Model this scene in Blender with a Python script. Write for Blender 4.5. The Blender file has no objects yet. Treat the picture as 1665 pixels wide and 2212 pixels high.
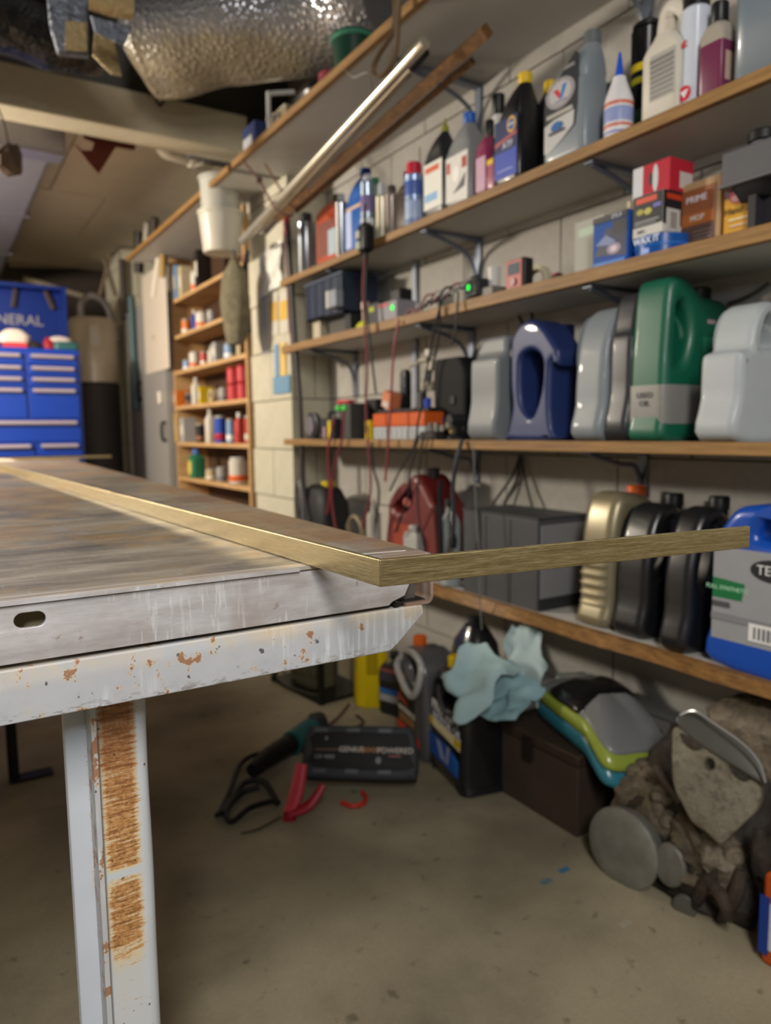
import bpy, bmesh, math, random
from mathutils import Vector, Matrix, noise
random.seed(7)
S = bpy.context.scene
COL = S.collection
PI = math.pi
# ---------------------------------------------------------------- camera
def nrm(v): return Vector(v).normalized()
FPX, CAMH = 1591.0, 0.88
dY = nrm((-987, 163, -1591))
dX = Vector((2598, 201, -1591)); dX = (dX.normalized() - dY*dX.normalized().dot(dY)).normalized()
dZ = dX.cross(dY)
cam = bpy.data.objects.new('camera', bpy.data.cameras.new('camera')); COL.objects.link(cam)
R = Matrix((tuple(dX), tuple(dY), tuple(dZ)))        # world from camera
cam.matrix_world = Matrix.Translation((0, 0, CAMH)) @ R.to_4x4()
cam.data.sensor_fit = 'VERTICAL'; cam.data.sensor_height = 36; cam.data.sensor_width = 27.1
cam.data.lens = FPX/2212*36; cam.data.clip_start = .02
cam.data.dof.use_dof = True; cam.data.dof.focus_distance = .53; cam.data.dof.aperture_fstop = 6.3
S.camera = cam
# ---------------------------------------------------------------- world, lights, exposure
w = bpy.data.worlds.new('world'); S.world = w; w.use_nodes = True
w.node_tree.nodes['Background'].inputs[0].default_value = (.6, .65, .75, 1)
w.node_tree.nodes['Background'].inputs[1].default_value = .1
S.view_settings.view_transform = 'Standard'; S.view_settings.look = 'None'
S.view_settings.gamma = 1; S.view_settings.exposure = 0.0; S.view_settings.use_curve_mapping = False
def area(name, loc, target, sx, sy, power, col):
    l = bpy.data.lights.new(name, 'AREA'); l.shape = 'RECTANGLE'; l.size = sx; l.size_y = sy
    l.energy = power; l.color = col
    o = bpy.data.objects.new(name, l); COL.objects.link(o); o.location = loc
    o.rotation_euler = (Vector(target)-Vector(loc)).to_track_quat('-Z', 'Y').to_euler()
    return o
def bulb(name, loc, rad, power, col):
    l = bpy.data.lights.new(name, 'POINT'); l.shadow_soft_size = rad; l.energy = power; l.color = col
    o = bpy.data.objects.new(name, l); COL.objects.link(o); o.location = loc; return o
bulb('work_light', (-.30, -.70, 1.38), .07, 18, (.88, .94, 1))
bulb('shop_lamp', (-.85, 3.5, 1.68), .12, 230, (1, .90, .76))
area('rear_ceiling_lamp', (-.3, -.85, 2.02), (.35, .6, .6), .3, .8, 37, (1, .95, .88))
# ---------------------------------------------------------------- measuring helpers (a seen point on a real plane)
def W(px, py, ax, v):
    c = Vector((px-832.5, 1106-py, -FPX)); r = Vector((c.dot(dX), c.dot(dY), c.dot(dZ)))
    i = 'XYZ'.index(ax); t = (v-(CAMH if i == 2 else 0))/r[i]; p = r*t; p.z += CAMH; return p
def Ypx(px, X, z):
    k = (px-832.5)/FPX; a = lambda v: v[0]+k*v[2]
    return -(X*a(dX)+(z-CAMH)*a(dZ))/a(dY)
def Xpx(px, Y, z):
    k = (px-832.5)/FPX; a = lambda v: v[0]+k*v[2]
    return -(Y*a(dY)+(z-CAMH)*a(dZ))/a(dX)
def Zpy(py, X, Y):
    k = (py-1106)/FPX; a = lambda v: -v[1]+k*v[2]
    return CAMH-(X*a(dX)+Y*a(dY))/a(dZ)
# ---------------------------------------------------------------- materials
def lin(h):
    if isinstance(h, (tuple, list)): return tuple(h)+(1,)
    h = h.lstrip('#'); c = [int(h[i:i+2], 16)/255 for i in (0, 2, 4)]
    return tuple(x/12.92 if x <= .04045 else ((x+.055)/1.055)**2.4 for x in c)+(1,)
MATS = {}
class NT:
    def __init__(s, name):
        s.m = bpy.data.materials.new(name); s.m.use_nodes = True; s.t = s.m.node_tree
        s.b = s.t.nodes['Principled BSDF']
    def n(s, typ, **kw):
        nd = s.t.nodes.new(typ)
        for k, v in kw.items():
            if k.startswith('i_'):
                nd.inputs[k[2:].replace('_', ' ')].default_value = v
            else: setattr(nd, k, v)
        return nd
    def l(s, a, b): s.t.links.new(a, b)
    def coord(s, scale=(1, 1, 1), rot=(0, 0, 0), loc=(0, 0, 0)):
        tc = s.n('ShaderNodeTexCoord'); mp = s.n('ShaderNodeMapping')
        mp.inputs['Scale'].default_value = scale; mp.inputs['Rotation'].default_value = rot; mp.inputs['Location'].default_value = loc
        s.l(tc.outputs['Object'], mp.inputs[0]); return mp.outputs[0]
    def noise(s, vec, scale=5, detail=4, rough=.6, out='Fac'):
        nd = s.n('ShaderNodeTexNoise'); s.l(vec, nd.inputs['Vector'])
        nd.inputs['Scale'].default_value = scale; nd.inputs['Detail'].default_value = detail; nd.inputs['Roughness'].default_value = rough
        return nd.outputs[out]
    def ramp(s, fac, stops):
        r = s.n('ShaderNodeValToRGB'); s.l(fac, r.inputs[0]); e = r.color_ramp.elements
        while len(e) < len(stops): e.new(.5)
        for x, (p, c) in zip(e, stops): x.position = p; x.color = lin(c) if isinstance(c, str) else (c, c, c, 1)
        return r.outputs[0]
    def mix(s, f, a, b, mode='MIX'):
        x = s.n('ShaderNodeMix', data_type='RGBA', blend_type=mode)
        for v, i in ((f, 0), (a, 6), (b, 7)):
            if hasattr(v, 'is_linked'): s.l(v, x.inputs[i])
            elif isinstance(v, str): x.inputs[i].default_value = lin(v)
            elif isinstance(v, tuple): x.inputs[i].default_value = v
            else: x.inputs[i].default_value = v if i == 0 else (v, v, v, 1)
        return x.outputs[2]
    def math(s, op, a, b=0.0, c=None):
        x = s.n('ShaderNodeMath', operation=op)
        for i, v in enumerate((a, b, c)):
            if v is None: continue
            if hasattr(v, 'is_linked'): s.l(v, x.inputs[i])
            else: x.inputs[i].default_value = v
        return x.outputs[0]
    def bump(s, h, strength=.3, dist=.001):
        x = s.n('ShaderNodeBump'); x.inputs['Strength'].default_value = strength; x.inputs['Distance'].default_value = dist
        s.l(h, x.inputs['Height']); s.l(x.outputs[0], s.b.inputs['Normal'])
def M(col, rough=.5, metal=0., var=.12, scale=30, bump=.0, trans=0., coat=0., emit=0., key=''):
    k = (col, rough, metal, var, scale, bump, trans, coat, emit)
    if k in MATS: return MATS[k]
    t = NT('mat_%s' % (str(col).lstrip('#'))); c = lin(col)
    t.b.inputs['Base Color'].default_value = c
    if var:
        v = t.coord(); f = t.noise(v, scale, 3)
        lo = tuple(x*(1-var) for x in c[:3])+(1,); hi = tuple(min(1, x*(1+var)+var*.01) for x in c[:3])+(1,)
        t.l(t.mix(f, lo, hi), t.b.inputs['Base Color'])
        if bump: t.bump(f, bump, .002)
    t.b.inputs['Roughness'].default_value = rough; t.b.inputs['Metallic'].default_value = metal
    if trans: t.b.inputs['Transmission Weight'].default_value = trans
    if coat: t.b.inputs['Coat Weight'].default_value = coat
    if emit: t.b.inputs['Emission Color'].default_value = c; t.b.inputs['Emission Strength'].default_value = emit
    if not metal and not coat: t.b.inputs['Specular IOR Level'].default_value = .32
    MATS[k] = t.m; return t.m
# ---------------------------------------------------------------- geometry as (verts, faces)
def add(*gs):
    V, F = [], []
    for g in gs:
        o = len(V); V += list(g[0]); F += [tuple(i+o for i in f) for f in g[1]]
    return V, F
def tf(g, m): return [m @ Vector(v) for v in g[0]], g[1]
def mv(g, x=0, y=0, z=0): return tf(g, Matrix.Translation((x, y, z)))
def rot(g, ang, ax='Z', at=(0, 0, 0)):
    a = Vector(at); return tf(g, Matrix.Translation(a) @ Matrix.Rotation(ang, 4, ax) @ Matrix.Translation(-a))
def scl(g, x=1, y=1, z=1): return tf(g, Matrix.Diagonal((x, y, z, 1)))
def box(x0, x1, y0, y1, z0, z1):
    V = [Vector(p) for p in ((x0,y0,z0),(x1,y0,z0),(x1,y1,z0),(x0,y1,z0),(x0,y0,z1),(x1,y0,z1),(x1,y1,z1),(x0,y1,z1))]
    return V, [(3,2,1,0),(4,5,6,7),(0,1,5,4),(1,2,6,5),(2,3,7,6),(3,0,4,7)]
def loft(rings, cap=True):
    n = len(rings[0]); V = [Vector(p) for r in rings for p in r]; F = []
    for i in range(len(rings)-1):
        for j in range(n):
            a = i*n+j; b = i*n+(j+1) % n; F.append((a, b, b+n, a+n))
    if cap: F += [tuple(range(n-1, -1, -1)), tuple(range((len(rings)-1)*n, len(rings)*n))]
    return V, F
def lathe(prof, n=28, cap=True):
    return loft([[(r*math.cos(2*PI*j/n), r*math.sin(2*PI*j/n), z) for j in range(n)] for r, z in prof], cap)
def cyl(r, z0, z1, n=24, bev=None):
    b = r*.12 if bev is None else bev
    return lathe([(r-b, z0), (r, z0+b), (r, z1-b), (r-b, z1)] if b else [(r, z0), (r, z1)], n)
def sell(hx, hy, e, n=32, cx=0, cy=0, z=0):
    P = []
    for j in range(n):
        a = 2*PI*j/n; c, s = math.cos(a), math.sin(a)
        P.append((cx+hx*math.copysign(abs(c)**(2/e), c), cy+hy*math.copysign(abs(s)**(2/e), s), z))
    return P
def body(secs, n=36):   # (z, half x, half y, exponent, centre x, centre y)
    return loft([sell(s[1], s[2], s[3] if len(s) > 3 else 4, n, s[4] if len(s) > 4 else 0, s[5] if len(s) > 5 else 0, s[0]) for s in secs])
def catmull(P, k=6, closed=False):
    P = [Vector(p) for p in P]; n = len(P); out = []
    rng = range(n) if closed else range(n-1)
    for i in rng:
        g = (lambda j: P[j % n]) if closed else (lambda j: P[max(0, min(n-1, j))])
        a, b, c, d = g(i-1), g(i), g(i+1), g(i+2)
        for q in range(k):
            t = q/k; out.append(.5*((2*b)+(c-a)*t+(2*a-5*b+4*c-d)*t*t+(3*b-a-3*c+d)*t**3))
    if not closed: out.append(P[-1])
    return out
def sweep(P, r, n=8, smooth=5, flat=None):
    if smooth: P = catmull(P, smooth)
    P = [Vector(p) for p in P]; rings = []; up = Vector((0, 0, 1)); prev = None
    for i, p in enumerate(P):
        t = (P[min(i+1, len(P)-1)]-P[max(i-1, 0)]).normalized()
        if prev is None:
            a = t.cross(up);
            if a.length < .1: a = t.cross(Vector((1, 0, 0)))
        else: a = prev-t*prev.dot(t)
        if a.length < 1e-6: a = t.orthogonal()
        a.normalize(); b = t.cross(a); prev = a
        rr = r
        if isinstance(r, (list, tuple)):
            k = i/max(1, len(P)-1)*(len(r)-1); j0 = min(int(k), len(r)-2); rr = r[j0]+(r[j0+1]-r[j0])*(k-j0)
        f = flat or 1
        rings.append([p+a*rr*math.cos(2*PI*j/n)+b*rr*f*math.sin(2*PI*j/n) for j in range(n)])
    return loft(rings)
def mesh_of(g, name='m'):
    me = bpy.data.meshes.new(name); me.from_pydata([tuple(v) for v in g[0]], [], g[1]); me.update(); return me
def slab(outer, holes, thick, bev=.01, smooth=4, res=3):
    """rounded plate in the XZ plane, thickness along Y, centred on y=0"""
    cu = bpy.data.curves.new('c', 'CURVE'); cu.dimensions = '2D'; cu.fill_mode = 'BOTH'
    cu.extrude = max(thick/2-bev, 0.0001); cu.bevel_depth = bev; cu.bevel_resolution = res; cu.offset = -bev
    for pts in [outer]+list(holes):
        P = catmull([(p[0], p[1], 0) for p in pts], smooth, True) if smooth else [Vector((p[0], p[1], 0)) for p in pts]
        sp = cu.splines.new('POLY'); sp.points.add(len(P)-1); sp.use_cyclic_u = True
        for q, p in zip(sp.points, P): q.co = (p.x, p.y, 0, 1)
    o = bpy.data.objects.new('c', cu); COL.objects.link(o)
    dg = bpy.context.evaluated_depsgraph_get(); me = bpy.data.meshes.new_from_object(o.evaluated_get(dg))
    V = [Vector((v.co.x, -v.co.z, v.co.y)) for v in me.vertices]; F = [tuple(p.vertices) for p in me.polygons]
    bpy.data.objects.remove(o); bpy.data.curves.remove(cu); bpy.data.meshes.remove(me)
    bm = bmesh.new(); me = mesh_of((V, F)); bm.from_mesh(me); bmesh.ops.remove_doubles(bm, verts=bm.verts, dist=1e-5)
    bmesh.ops.recalc_face_normals(bm, faces=bm.faces); bm.verts.index_update()
    g = [v.co.copy() for v in bm.verts], [tuple(v.index for v in f.verts) for f in bm.faces]
    bm.free(); bpy.data.meshes.remove(me); return g
def text_geo(txt, size, depth=.0004, align='CENTER', bold=0.0):
    """lettering reading along +X, up +Z, facing -Y"""
    cu = bpy.data.curves.new('t', 'FONT'); cu.body = txt; cu.size = size; cu.extrude = depth; cu.offset = bold*size
    cu.align_x = align; cu.align_y = 'CENTER'; cu.resolution_u = 3
    o = bpy.data.objects.new('t', cu); COL.objects.link(o)
    dg = bpy.context.evaluated_depsgraph_get(); me = bpy.data.meshes.new_from_object(o.evaluated_get(dg))
    g = [Vector((v.co.x, -v.co.z, v.co.y)) for v in me.vertices], [tuple(p.vertices) for p in me.polygons]
    bpy.data.objects.remove(o); bpy.data.curves.remove(cu); bpy.data.meshes.remove(me); return g
def sheet(P, thick, disp=0):   # grid of points rows x cols -> thin closed sheet
    h, wd = len(P), len(P[0]); V = [Vector(p) for r in P for p in r]; F = []
    for i in range(h-1):
        for j in range(wd-1): a = i*wd+j; F.append((a, a+1, a+wd+1, a+wd))
    me = mesh_of((V, F)); nr = [v.normal.copy() for v in me.vertices]; bpy.data.meshes.remove(me)
    N = len(V); V2 = [v-n*thick for v, n in zip(V, nr)]
    F2 = [tuple(i+N for i in reversed(f)) for f in F]; rim = []
    bd = [j for j in range(wd)]+[i*wd+wd-1 for i in range(1, h)]+[(h-1)*wd+j for j in range(wd-2, -1, -1)]+[i*wd for i in range(h-2, 0, -1)]
    for a, b in zip(bd, bd[1:]+bd[:1]): rim.append((b, a, a+N, b+N))
    return V+V2, F+F2+rim
# ---------------------------------------------------------------- objects
def put(name, g, mat, parent=None, loc=(0, 0, 0), rz=0, bev=0, smooth=35, label=None, seg=2, kind=None, wn=False):
    me = mesh_of(g, name) if isinstance(g, tuple) else g
    bm = bmesh.new(); bm.from_mesh(me); bmesh.ops.recalc_face_normals(bm, faces=bm.faces); bm.to_mesh(me); bm.free()
    if mat and not me.materials: me.materials.append(mat)
    if smooth: me.shade_smooth(); me.set_sharp_from_angle(angle=math.radians(smooth))
    o = bpy.data.objects.new(name, me); COL.objects.link(o); o.location = loc; o.rotation_euler = (0, 0, rz)
    if parent: o.parent = parent
    if bev:
        b = o.modifiers.new('b', 'BEVEL'); b.width = bev; b.segments = seg; b.limit_method = 'ANGLE'; b.angle_limit = math.radians(40)
    if bev or wn: q = o.modifiers.new('n', 'WEIGHTED_NORMAL'); q.keep_sharp = True; q.weight = 100
    if label: o['label'] = label
    if kind: o['kind'] = kind
    return o
def thing(name, label, cat, loc=(0, 0, 0), rz=0, group=None, rx=0, ry=0):
    o = bpy.data.objects.new(name, None); COL.objects.link(o); o.location = loc; o.rotation_euler = (rx, ry, rz)
    o.empty_display_size = .02; o['label'] = label; o['category'] = cat
    if group: o['group'] = group
    return o
def tag(o, label, cat, group=None):
    o['label'] = label; o['category'] = cat
    if group: o['group'] = group
    return o
def struct(name, g, mat, **k): return put(name, g, mat, kind='structure', **k)
AISLE = -PI/2    # front (-Y) turned to face the aisle (-X); local +X runs towards the camera
# ================================================================ materials for large surfaces
XW, XF = 1.42, 1.2      # wall plane, shelf front plane
def mat_concrete():
    t = NT('concrete'); v = t.coord()
    f = t.ramp(t.noise(v, 2.2, 6, .65), [(.3, '#817763'), (.52, '#a2987f'), (.75, '#b3a98f')])
    s = t.ramp(t.noise(v, 1.1, 3, .5), [(.36, .58), (.58, 1.0)])
    c = t.mix(1.0, f, s, 'MULTIPLY')
    sp = t.ramp(t.noise(v, 26, 3, .6), [(.28, .45), (.36, 1.0)])
    c = t.mix(.8, c, sp, 'MULTIPLY')
    fine = t.ramp(t.noise(v, 160, 2, .6), [(.3, .88), (.7, 1.06)]); c = t.mix(.7, c, fine, 'MULTIPLY')
    t.l(c, t.b.inputs['Base Color']); t.l(t.ramp(t.noise(v, 5), [(.3, .55), (.7, .8)]), t.b.inputs['Roughness'])
    t.bump(t.noise(v, 60, 5), .25, .002); return t.m
def mat_block(a, b, nm='painted_block'):
    t = NT(nm); v = t.coord(); 
    c = t.mix(t.noise(v, 7, 5, .65), a, b); c = t.mix(.5, c, t.ramp(t.noise(v, 40, 3), [(.3, .85), (.6, 1.0)]), 'MULTIPLY')
    t.l(c, t.b.inputs['Base Color']); t.b.inputs['Roughness'].default_value = .75; t.bump(t.noise(v, 180, 4), .35, .002); return t.m
def mat_wood(a='#98713c', b='#b88e50', c_='#6f5028', sc=(3, 3, 60), nm='edge_wood'):
    t = NT(nm); v = t.coord(sc); f = t.noise(v, 2, 5, .7)
    g = t.noise(t.coord(), 6, 3)
    c = t.mix(t.math('MULTIPLY', g, .8), t.ramp(f, [(.3, c_), (.5, a), (.7, b)]), c_)
    t.l(c, t.b.inputs['Base Color']); t.b.inputs['Roughness'].default_value = .6; t.bump(f, .3, .001); return t.m
def mat_top():
    t = NT('welding_table_steel'); v = t.coord(); vs = t.coord((2.2, 10, 8), (0, 0, .12)); vl = t.coord((1.5, 14, 8), (0, 0, .06))
    base = t.ramp(t.noise(vs, 3, 6, .7), [(.25, '#6b6660'), (.42, '#8e877e'), (.6, '#ada59a'), (.75, '#c8c2ba')])
    blue = t.ramp(t.noise(v, 3.2, 4, .7), [(.47, 0.0), (.58, 1.0)])
    c = t.mix(t.math('MULTIPLY', blue, .6), base, '#474b58')
    och = t.ramp(t.noise(t.coord((1, 1, 1), (0, 0, .3), (3, 1, 0)), 4.2, 5, .75), [(.48, 0.0), (.57, 1.0)])
    grain = t.ramp(t.noise(v, 260, 2, .7), [(.42, 0.0), (.6, 1.0)])
    c = t.mix(t.math('MULTIPLY', och, t.math('MULTIPLY_ADD', grain, .55, .3)), c, '#b8935a')
    sx = t.n('ShaderNodeSeparateXYZ'); t.l(v, sx.inputs[0])
    # front strip: brighter ground bands along the edge
    band = t.ramp(t.noise(t.coord((.8, 130, 1)), 1.2, 2, .5), [(.42, 0.0), (.6, 1.0)])
    near = t.math('LESS_THAN', sx.outputs[1], .022)
    c = t.mix(t.math('MULTIPLY', t.math('MULTIPLY', band, near), .75), c, '#d4cec8')
    rt = t.ramp(t.noise(v, 5, 3), [(.4, 0.0), (.6, 1.0)])
    edge = t.math('GREATER_THAN', t.math('SUBTRACT', sx.outputs[0], t.math('MULTIPLY', sx.outputs[1], .0515)), -.055)
    c = t.mix(t.math('MULTIPLY', t.math('MULTIPLY', edge, rt), .6), c, '#94694c')
    scr = t.ramp(t.noise(vl, 30, 2, .5), [(.60, 0.0), (.66, 1.0)]); scr2 = t.ramp(t.noise(t.coord((20, 3, 1), (0, 0, .9)), 12, 2, .5), [(.62, 0.0), (.68, 1.0)])
    c = t.mix(t.math('MULTIPLY', t.math('MAXIMUM', scr, scr2), .16), c, '#dcd8d2')
    t.l(c, t.b.inputs['Base Color']); t.b.inputs['Metallic'].default_value = .35
    t.l(t.ramp(t.noise(vs, 5, 4), [(.3, .32), (.7, .6)]), t.b.inputs['Roughness'])
    t.bump(t.noise(t.coord((8, 60, 8), (0, 0, .1)), 8, 4), .25, .0006); return t.m
def mat_apron():
    t = NT('ground_steel'); v = t.coord()
    c = t.ramp(t.noise(t.coord((4, 4, 18)), 4, 5, .65), [(.3, '#aeaaac'), (.5, '#c0bec2'), (.7, '#d2d1d6')])
    c = t.mix(t.ramp(t.noise(v, 14, 4, .6), [(.5, 0.0), (.72, .55)]), c, '#9d8a80')
    dr = t.ramp(t.noise(t.coord((75, 75, 9)), 3, 3, .6), [(.56, 0.0), (.62, .8)])
    m2 = t.ramp(t.noise(v, 9, 2), [(.52, 0.0), (.6, 1.0)])
    c = t.mix(t.math('MULTIPLY', dr, m2), c, '#e2e2e4')
    c = t.mix(t.ramp(t.noise(v, 55, 4, .7), [(.66, 0.0), (.72, .7)]), c, '#8c6e58')
    t.l(c, t.b.inputs['Base Color']); t.b.inputs['Metallic'].default_value = .25; t.b.inputs['Roughness'].default_value = .42
    t.bump(t.noise(t.coord((30, 30, 200), (0, .4, 0)), 4, 4), .25, .0004); return t.m
def mat_chip(nm='chipped_paint', base='#bfc3c6', rust=.60):
    t = NT(nm); v = t.coord()
    c = t.mix(t.noise(v, 9, 4), '#aaacb1', '#c3c6cc')
    streak = t.ramp(t.noise(t.coord((120, 120, 10)), 2, 3, .5), [(.5, 0.0), (.62, .6)]); bl = t.ramp(t.noise(v, 11, 2), [(.5, 0.0), (.58, 1.0)])
    c = t.mix(t.math('MULTIPLY', streak, bl), c, '#d9e2ea')
    f = t.noise(t.coord((1, 1, .8), (0, 0, 0), (.3, 0, .1)), 62, 4, .65)
    sp = t.n('ShaderNodeSeparateXYZ'); t.l(v, sp.inputs[0])
    near = t.math('SUBTRACT', 1.0, t.math('MULTIPLY', t.math('ABSOLUTE', t.math('ADD', sp.outputs[0], .245)), 9.0)); near = t.math('MAXIMUM', near, -.4)
    f = t.math('ADD', f, t.math('MULTIPLY', near, .055))
    r = t.ramp(f, [(rust+.035, 0.0), (rust+.06, .9)]); ring = t.ramp(f, [(rust, 0.0), (rust+.04, .6)])
    if nm == 'chipped_paint':
        tp = t.math('MULTIPLY', t.ramp(sp.outputs[2], [(.706, 0.0), (.719, 1.0)]), t.ramp(t.noise(v, 22, 4), [(.4, 0.0), (.6, .75)])); c = t.mix(tp, c, '#cbbba0')
        bt = t.math('MULTIPLY', t.ramp(sp.outputs[2], [(.684, 1.0), (.692, 0.0)]), t.ramp(t.noise(t.coord((1, 1, 3)), 90, 4, .7), [(.52, 0.0), (.58, .85)])); c = t.mix(bt, c, '#6a5a4c')
        c = t.mix(t.ramp(t.noise(t.coord((1, 1, 1), (0, 0, 0), (4, 2, 1)), 16, 5, .7), [(.5, 0.0), (.66, .5)]), c, '#9fa5ac')
    c = t.mix(ring, c, '#cbb79a'); c = t.mix(r, c, '#976a4c')
    dk = t.ramp(t.noise(v, 120, 2, .5), [(.70, 0.0), (.73, .9)]); c = t.mix(dk, c, '#4a4a50')
    t.l(c, t.b.inputs['Base Color']); t.b.inputs['Roughness'].default_value = .45; t.bump(f, .25, .001); return t.m
def mat_leg():
    """white paint, a broad band of rust combed by horizontal scratches; object z is height above the floor"""
    t = NT('rusty_white_paint'); v = t.coord(); sx = t.n('ShaderNodeSeparateXYZ'); t.l(v, sx.inputs[0]); X, Z = sx.outputs[0], sx.outputs[2]
    c = t.mix(t.noise(v, 12, 3), '#b9bfc5', '#cdd2d8')
    comb = t.noise(t.coord((45, 45, 520), (0, .12, 0)), 1, 4, .75)
    fine = t.noise(v, 420, 3, .8)
    ed = t.math('SUBTRACT', 1.0, t.math('MULTIPLY', t.math('ABSOLUTE', t.math('SUBTRACT', X, .0165)), 62.0))
    ed = t.math('ADD', ed, t.math('MULTIPLY', t.math('SUBTRACT', comb, .5), .35))
    zf = t.ramp(Z, [(.30, 0.0), (.43, .12), (.46, 1.0), (.5115, 1.0), (.512, 0.0), (.522, 0.0), (.5225, 1.0), (.60, 1.0), (.67, 1.25)])
    fld = t.math('MULTIPLY', t.math('MINIMUM', t.math('MAXIMUM', t.math('MULTIPLY_ADD', ed, 2.6, .0), 0.0), 1.0), zf)
    halo = t.ramp(fld, [(.02, 0.0), (.5, .85)]); c = t.mix(halo, c, '#d6c49e')
    fld2 = t.math('ADD', fld, t.math('MULTIPLY', t.math('SUBTRACT', fine, .5), 1.5)); fld2 = t.math('ADD', fld2, t.math('MULTIPLY', t.math('SUBTRACT', comb, .5), 3.0))
    c = t.mix(t.ramp(fld2, [(.55, 0.0), (.8, .95)]), c, '#bd8a50')
    c = t.mix(t.ramp(t.math('MULTIPLY', fld2, .5), [(.48, 0.0), (.64, .92)]), c, '#7d5230')
    up = t.ramp(Z, [(.56, 0.0), (.64, 1.0)]); c = t.mix(t.math('MULTIPLY', t.math('MULTIPLY', up, halo), .6), c, '#80482c')
    c = t.mix(t.ramp(t.noise(v, 170, 1), [(.72, 0.0), (.74, .9)]), c, '#5a4632')
    t.l(c, t.b.inputs['Base Color']); t.b.inputs['Roughness'].default_value = .5; t.bump(fine, .2, .0005); return t.m
def mat_leg2():
    t = NT('speckled_white_paint'); v = t.coord(); sx = t.n('ShaderNodeSeparateXYZ'); t.l(v, sx.inputs[0]); X, Z = sx.outputs[0], sx.outputs[2]
    c = t.mix(t.noise(v, 12, 3), '#b6bcc6', '#c8ced8'); fine = t.noise(v, 600, 2, .8)
    e = t.ramp(t.math('MULTIPLY', t.math('ADD', X, .0115), 100.0), [(0.0, 0.0), (.9, 1.0)])
    e = t.math('MULTIPLY', e, t.ramp(Z, [(.38, .2), (.5, 1.0)]))
    f = t.math('ADD', e, t.math('MULTIPLY', t.math('SUBTRACT', fine, .5), 1.5))
    c = t.mix(t.ramp(f, [(.72, 0.0), (.95, .9)]), c, '#b8935e'); c = t.mix(t.ramp(t.math('MULTIPLY', f, .5), [(.55, 0.0), (.7, .9)]), c, '#86663e')
    t.l(c, t.b.inputs['Base Color']); t.b.inputs['Roughness'].default_value = .5; return t.m
def mat_brass():
    t = NT('brushed_brass'); g = t.noise(t.coord((14, 14, 900)), 1, 5, .8); h = t.noise(t.coord((70, 70, 1600)), 1, 3, .8)
    f = t.math('ADD', t.math('MULTIPLY', g, .55), t.math('MULTIPLY', h, .45))
    c = t.ramp(f, [(.36, '#85744e'), (.48, '#ab9a70'), (.6, '#cdbf94'), (.68, '#ece2c2')])
    t.l(c, t.b.inputs['Base Color']); t.b.inputs['Metallic'].default_value = .85
    t.l(t.ramp(f, [(.4, .28), (.65, .48)]), t.b.inputs['Roughness']); t.b.inputs['Anisotropic'].default_value = .6
    t.bump(f, .35, .0004); return t.m
def mat_bubble():
    t = NT('bubble_foil'); v = t.coord(); vo = t.n('ShaderNodeTexVoronoi'); t.l(v, vo.inputs[0]); vo.inputs['Scale'].default_value = 58
    sx = t.n('ShaderNodeSeparateXYZ'); t.l(v, sx.inputs[0])
    m = t.math('ADD', t.math('MULTIPLY_ADD', sx.outputs[2], 5.0, t.math('MULTIPLY', sx.outputs[0], 1.0)), t.math('MULTIPLY', t.noise(v, 3, 4), 1.4))
    silver = t.ramp(m, [(.05, 0.0), (.5, 1.0)])
    c = t.mix(silver, t.mix(t.noise(v, 20, 4), '#6a5f50', '#93876f'), '#9a9ca4')
    t.l(c, t.b.inputs['Base Color']); t.l(t.math('MULTIPLY', silver, .8), t.b.inputs['Metallic'])
    t.b.inputs['Roughness'].default_value = .25; t.b.inputs['Coat Weight'].default_value = .3
    t.bump(t.ramp(vo.outputs[0], [(0.0, 1.0), (.6, 0.0)]), .5, .007); return t.m
def mat_foil(nm, a, b, metal=.8, sc=25, rough=.3, st=.8):
    t = NT(nm); v = t.coord(); f = t.noise(v, sc, 4, .7); t.l(t.mix(f, a, b), t.b.inputs['Base Color'])
    t.b.inputs['Metallic'].default_value = metal; t.b.inputs['Roughness'].default_value = rough; t.bump(f, st, .02); return t.m
# ================================================================ setting
CONC = mat_concrete(); BLOCK = mat_block('#9a968e', '#aeaaa3'); BLOCK2 = mat_block('#b3ad98', '#c6c1ae', 'cream_block'); MORT = M('#918a7e', .9)
WOOD = mat_wood(); SHELFMAT = M('#b4b2ad', .5, var=.05)
struct('floor', box(-2.6, XW, -1.8, 6.3, -.1, 0), CONC, smooth=0)
wall = struct('wall_right', box(XW+.012, XW+.12, -1.8, 6.3, 0, 2.5), MORT, smooth=0)
bmesh_block = None
def blocks(parent, X, y0, y1, z1, ph, mat, axis='Y', thick=.012):
    global bmesh_block
    cache = {}
    for k in range(int(z1/.2032)+1):
        za, zb = k*.2032, min((k+1)*.2032, z1)
        y = ph+(0 if k % 2 == 0 else .2032)
        while y > y0: y -= .4064
        while y < y1:
            a, b = max(y, y0), min(y+.4064, y1)
            if b-a > .02 and zb-za > .03:
                ln, ht = round(b-a-.005, 4), round(zb-za-.005, 4)
                key = (ln, ht)
                if key not in cache:
                    g = box(0, thick, -ln/2, ln/2, -ht/2, ht/2) if axis == 'Y' else box(-ln/2, ln/2, 0, thick, -ht/2, ht/2)
                    me = mesh_of(g, 'block'); me.materials.append(mat); cache[key] = me
                o = bpy.data.objects.new('block', cache[key]); COL.objects.link(o); o.parent = parent
                c = (a+b)/2
                o.location = (X, c, (za+zb)/2) if axis == 'Y' else (c, X, (za+zb)/2)
                o.location += Vector(((random.random()-.5)*.001, 0, 0)) if axis == 'Y' else Vector((0, (random.random()-.5)*.001, 0))
            y += .4064
blocks(wall, XW, .02, 2.73, 1.9, 1.431, BLOCK)
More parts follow.
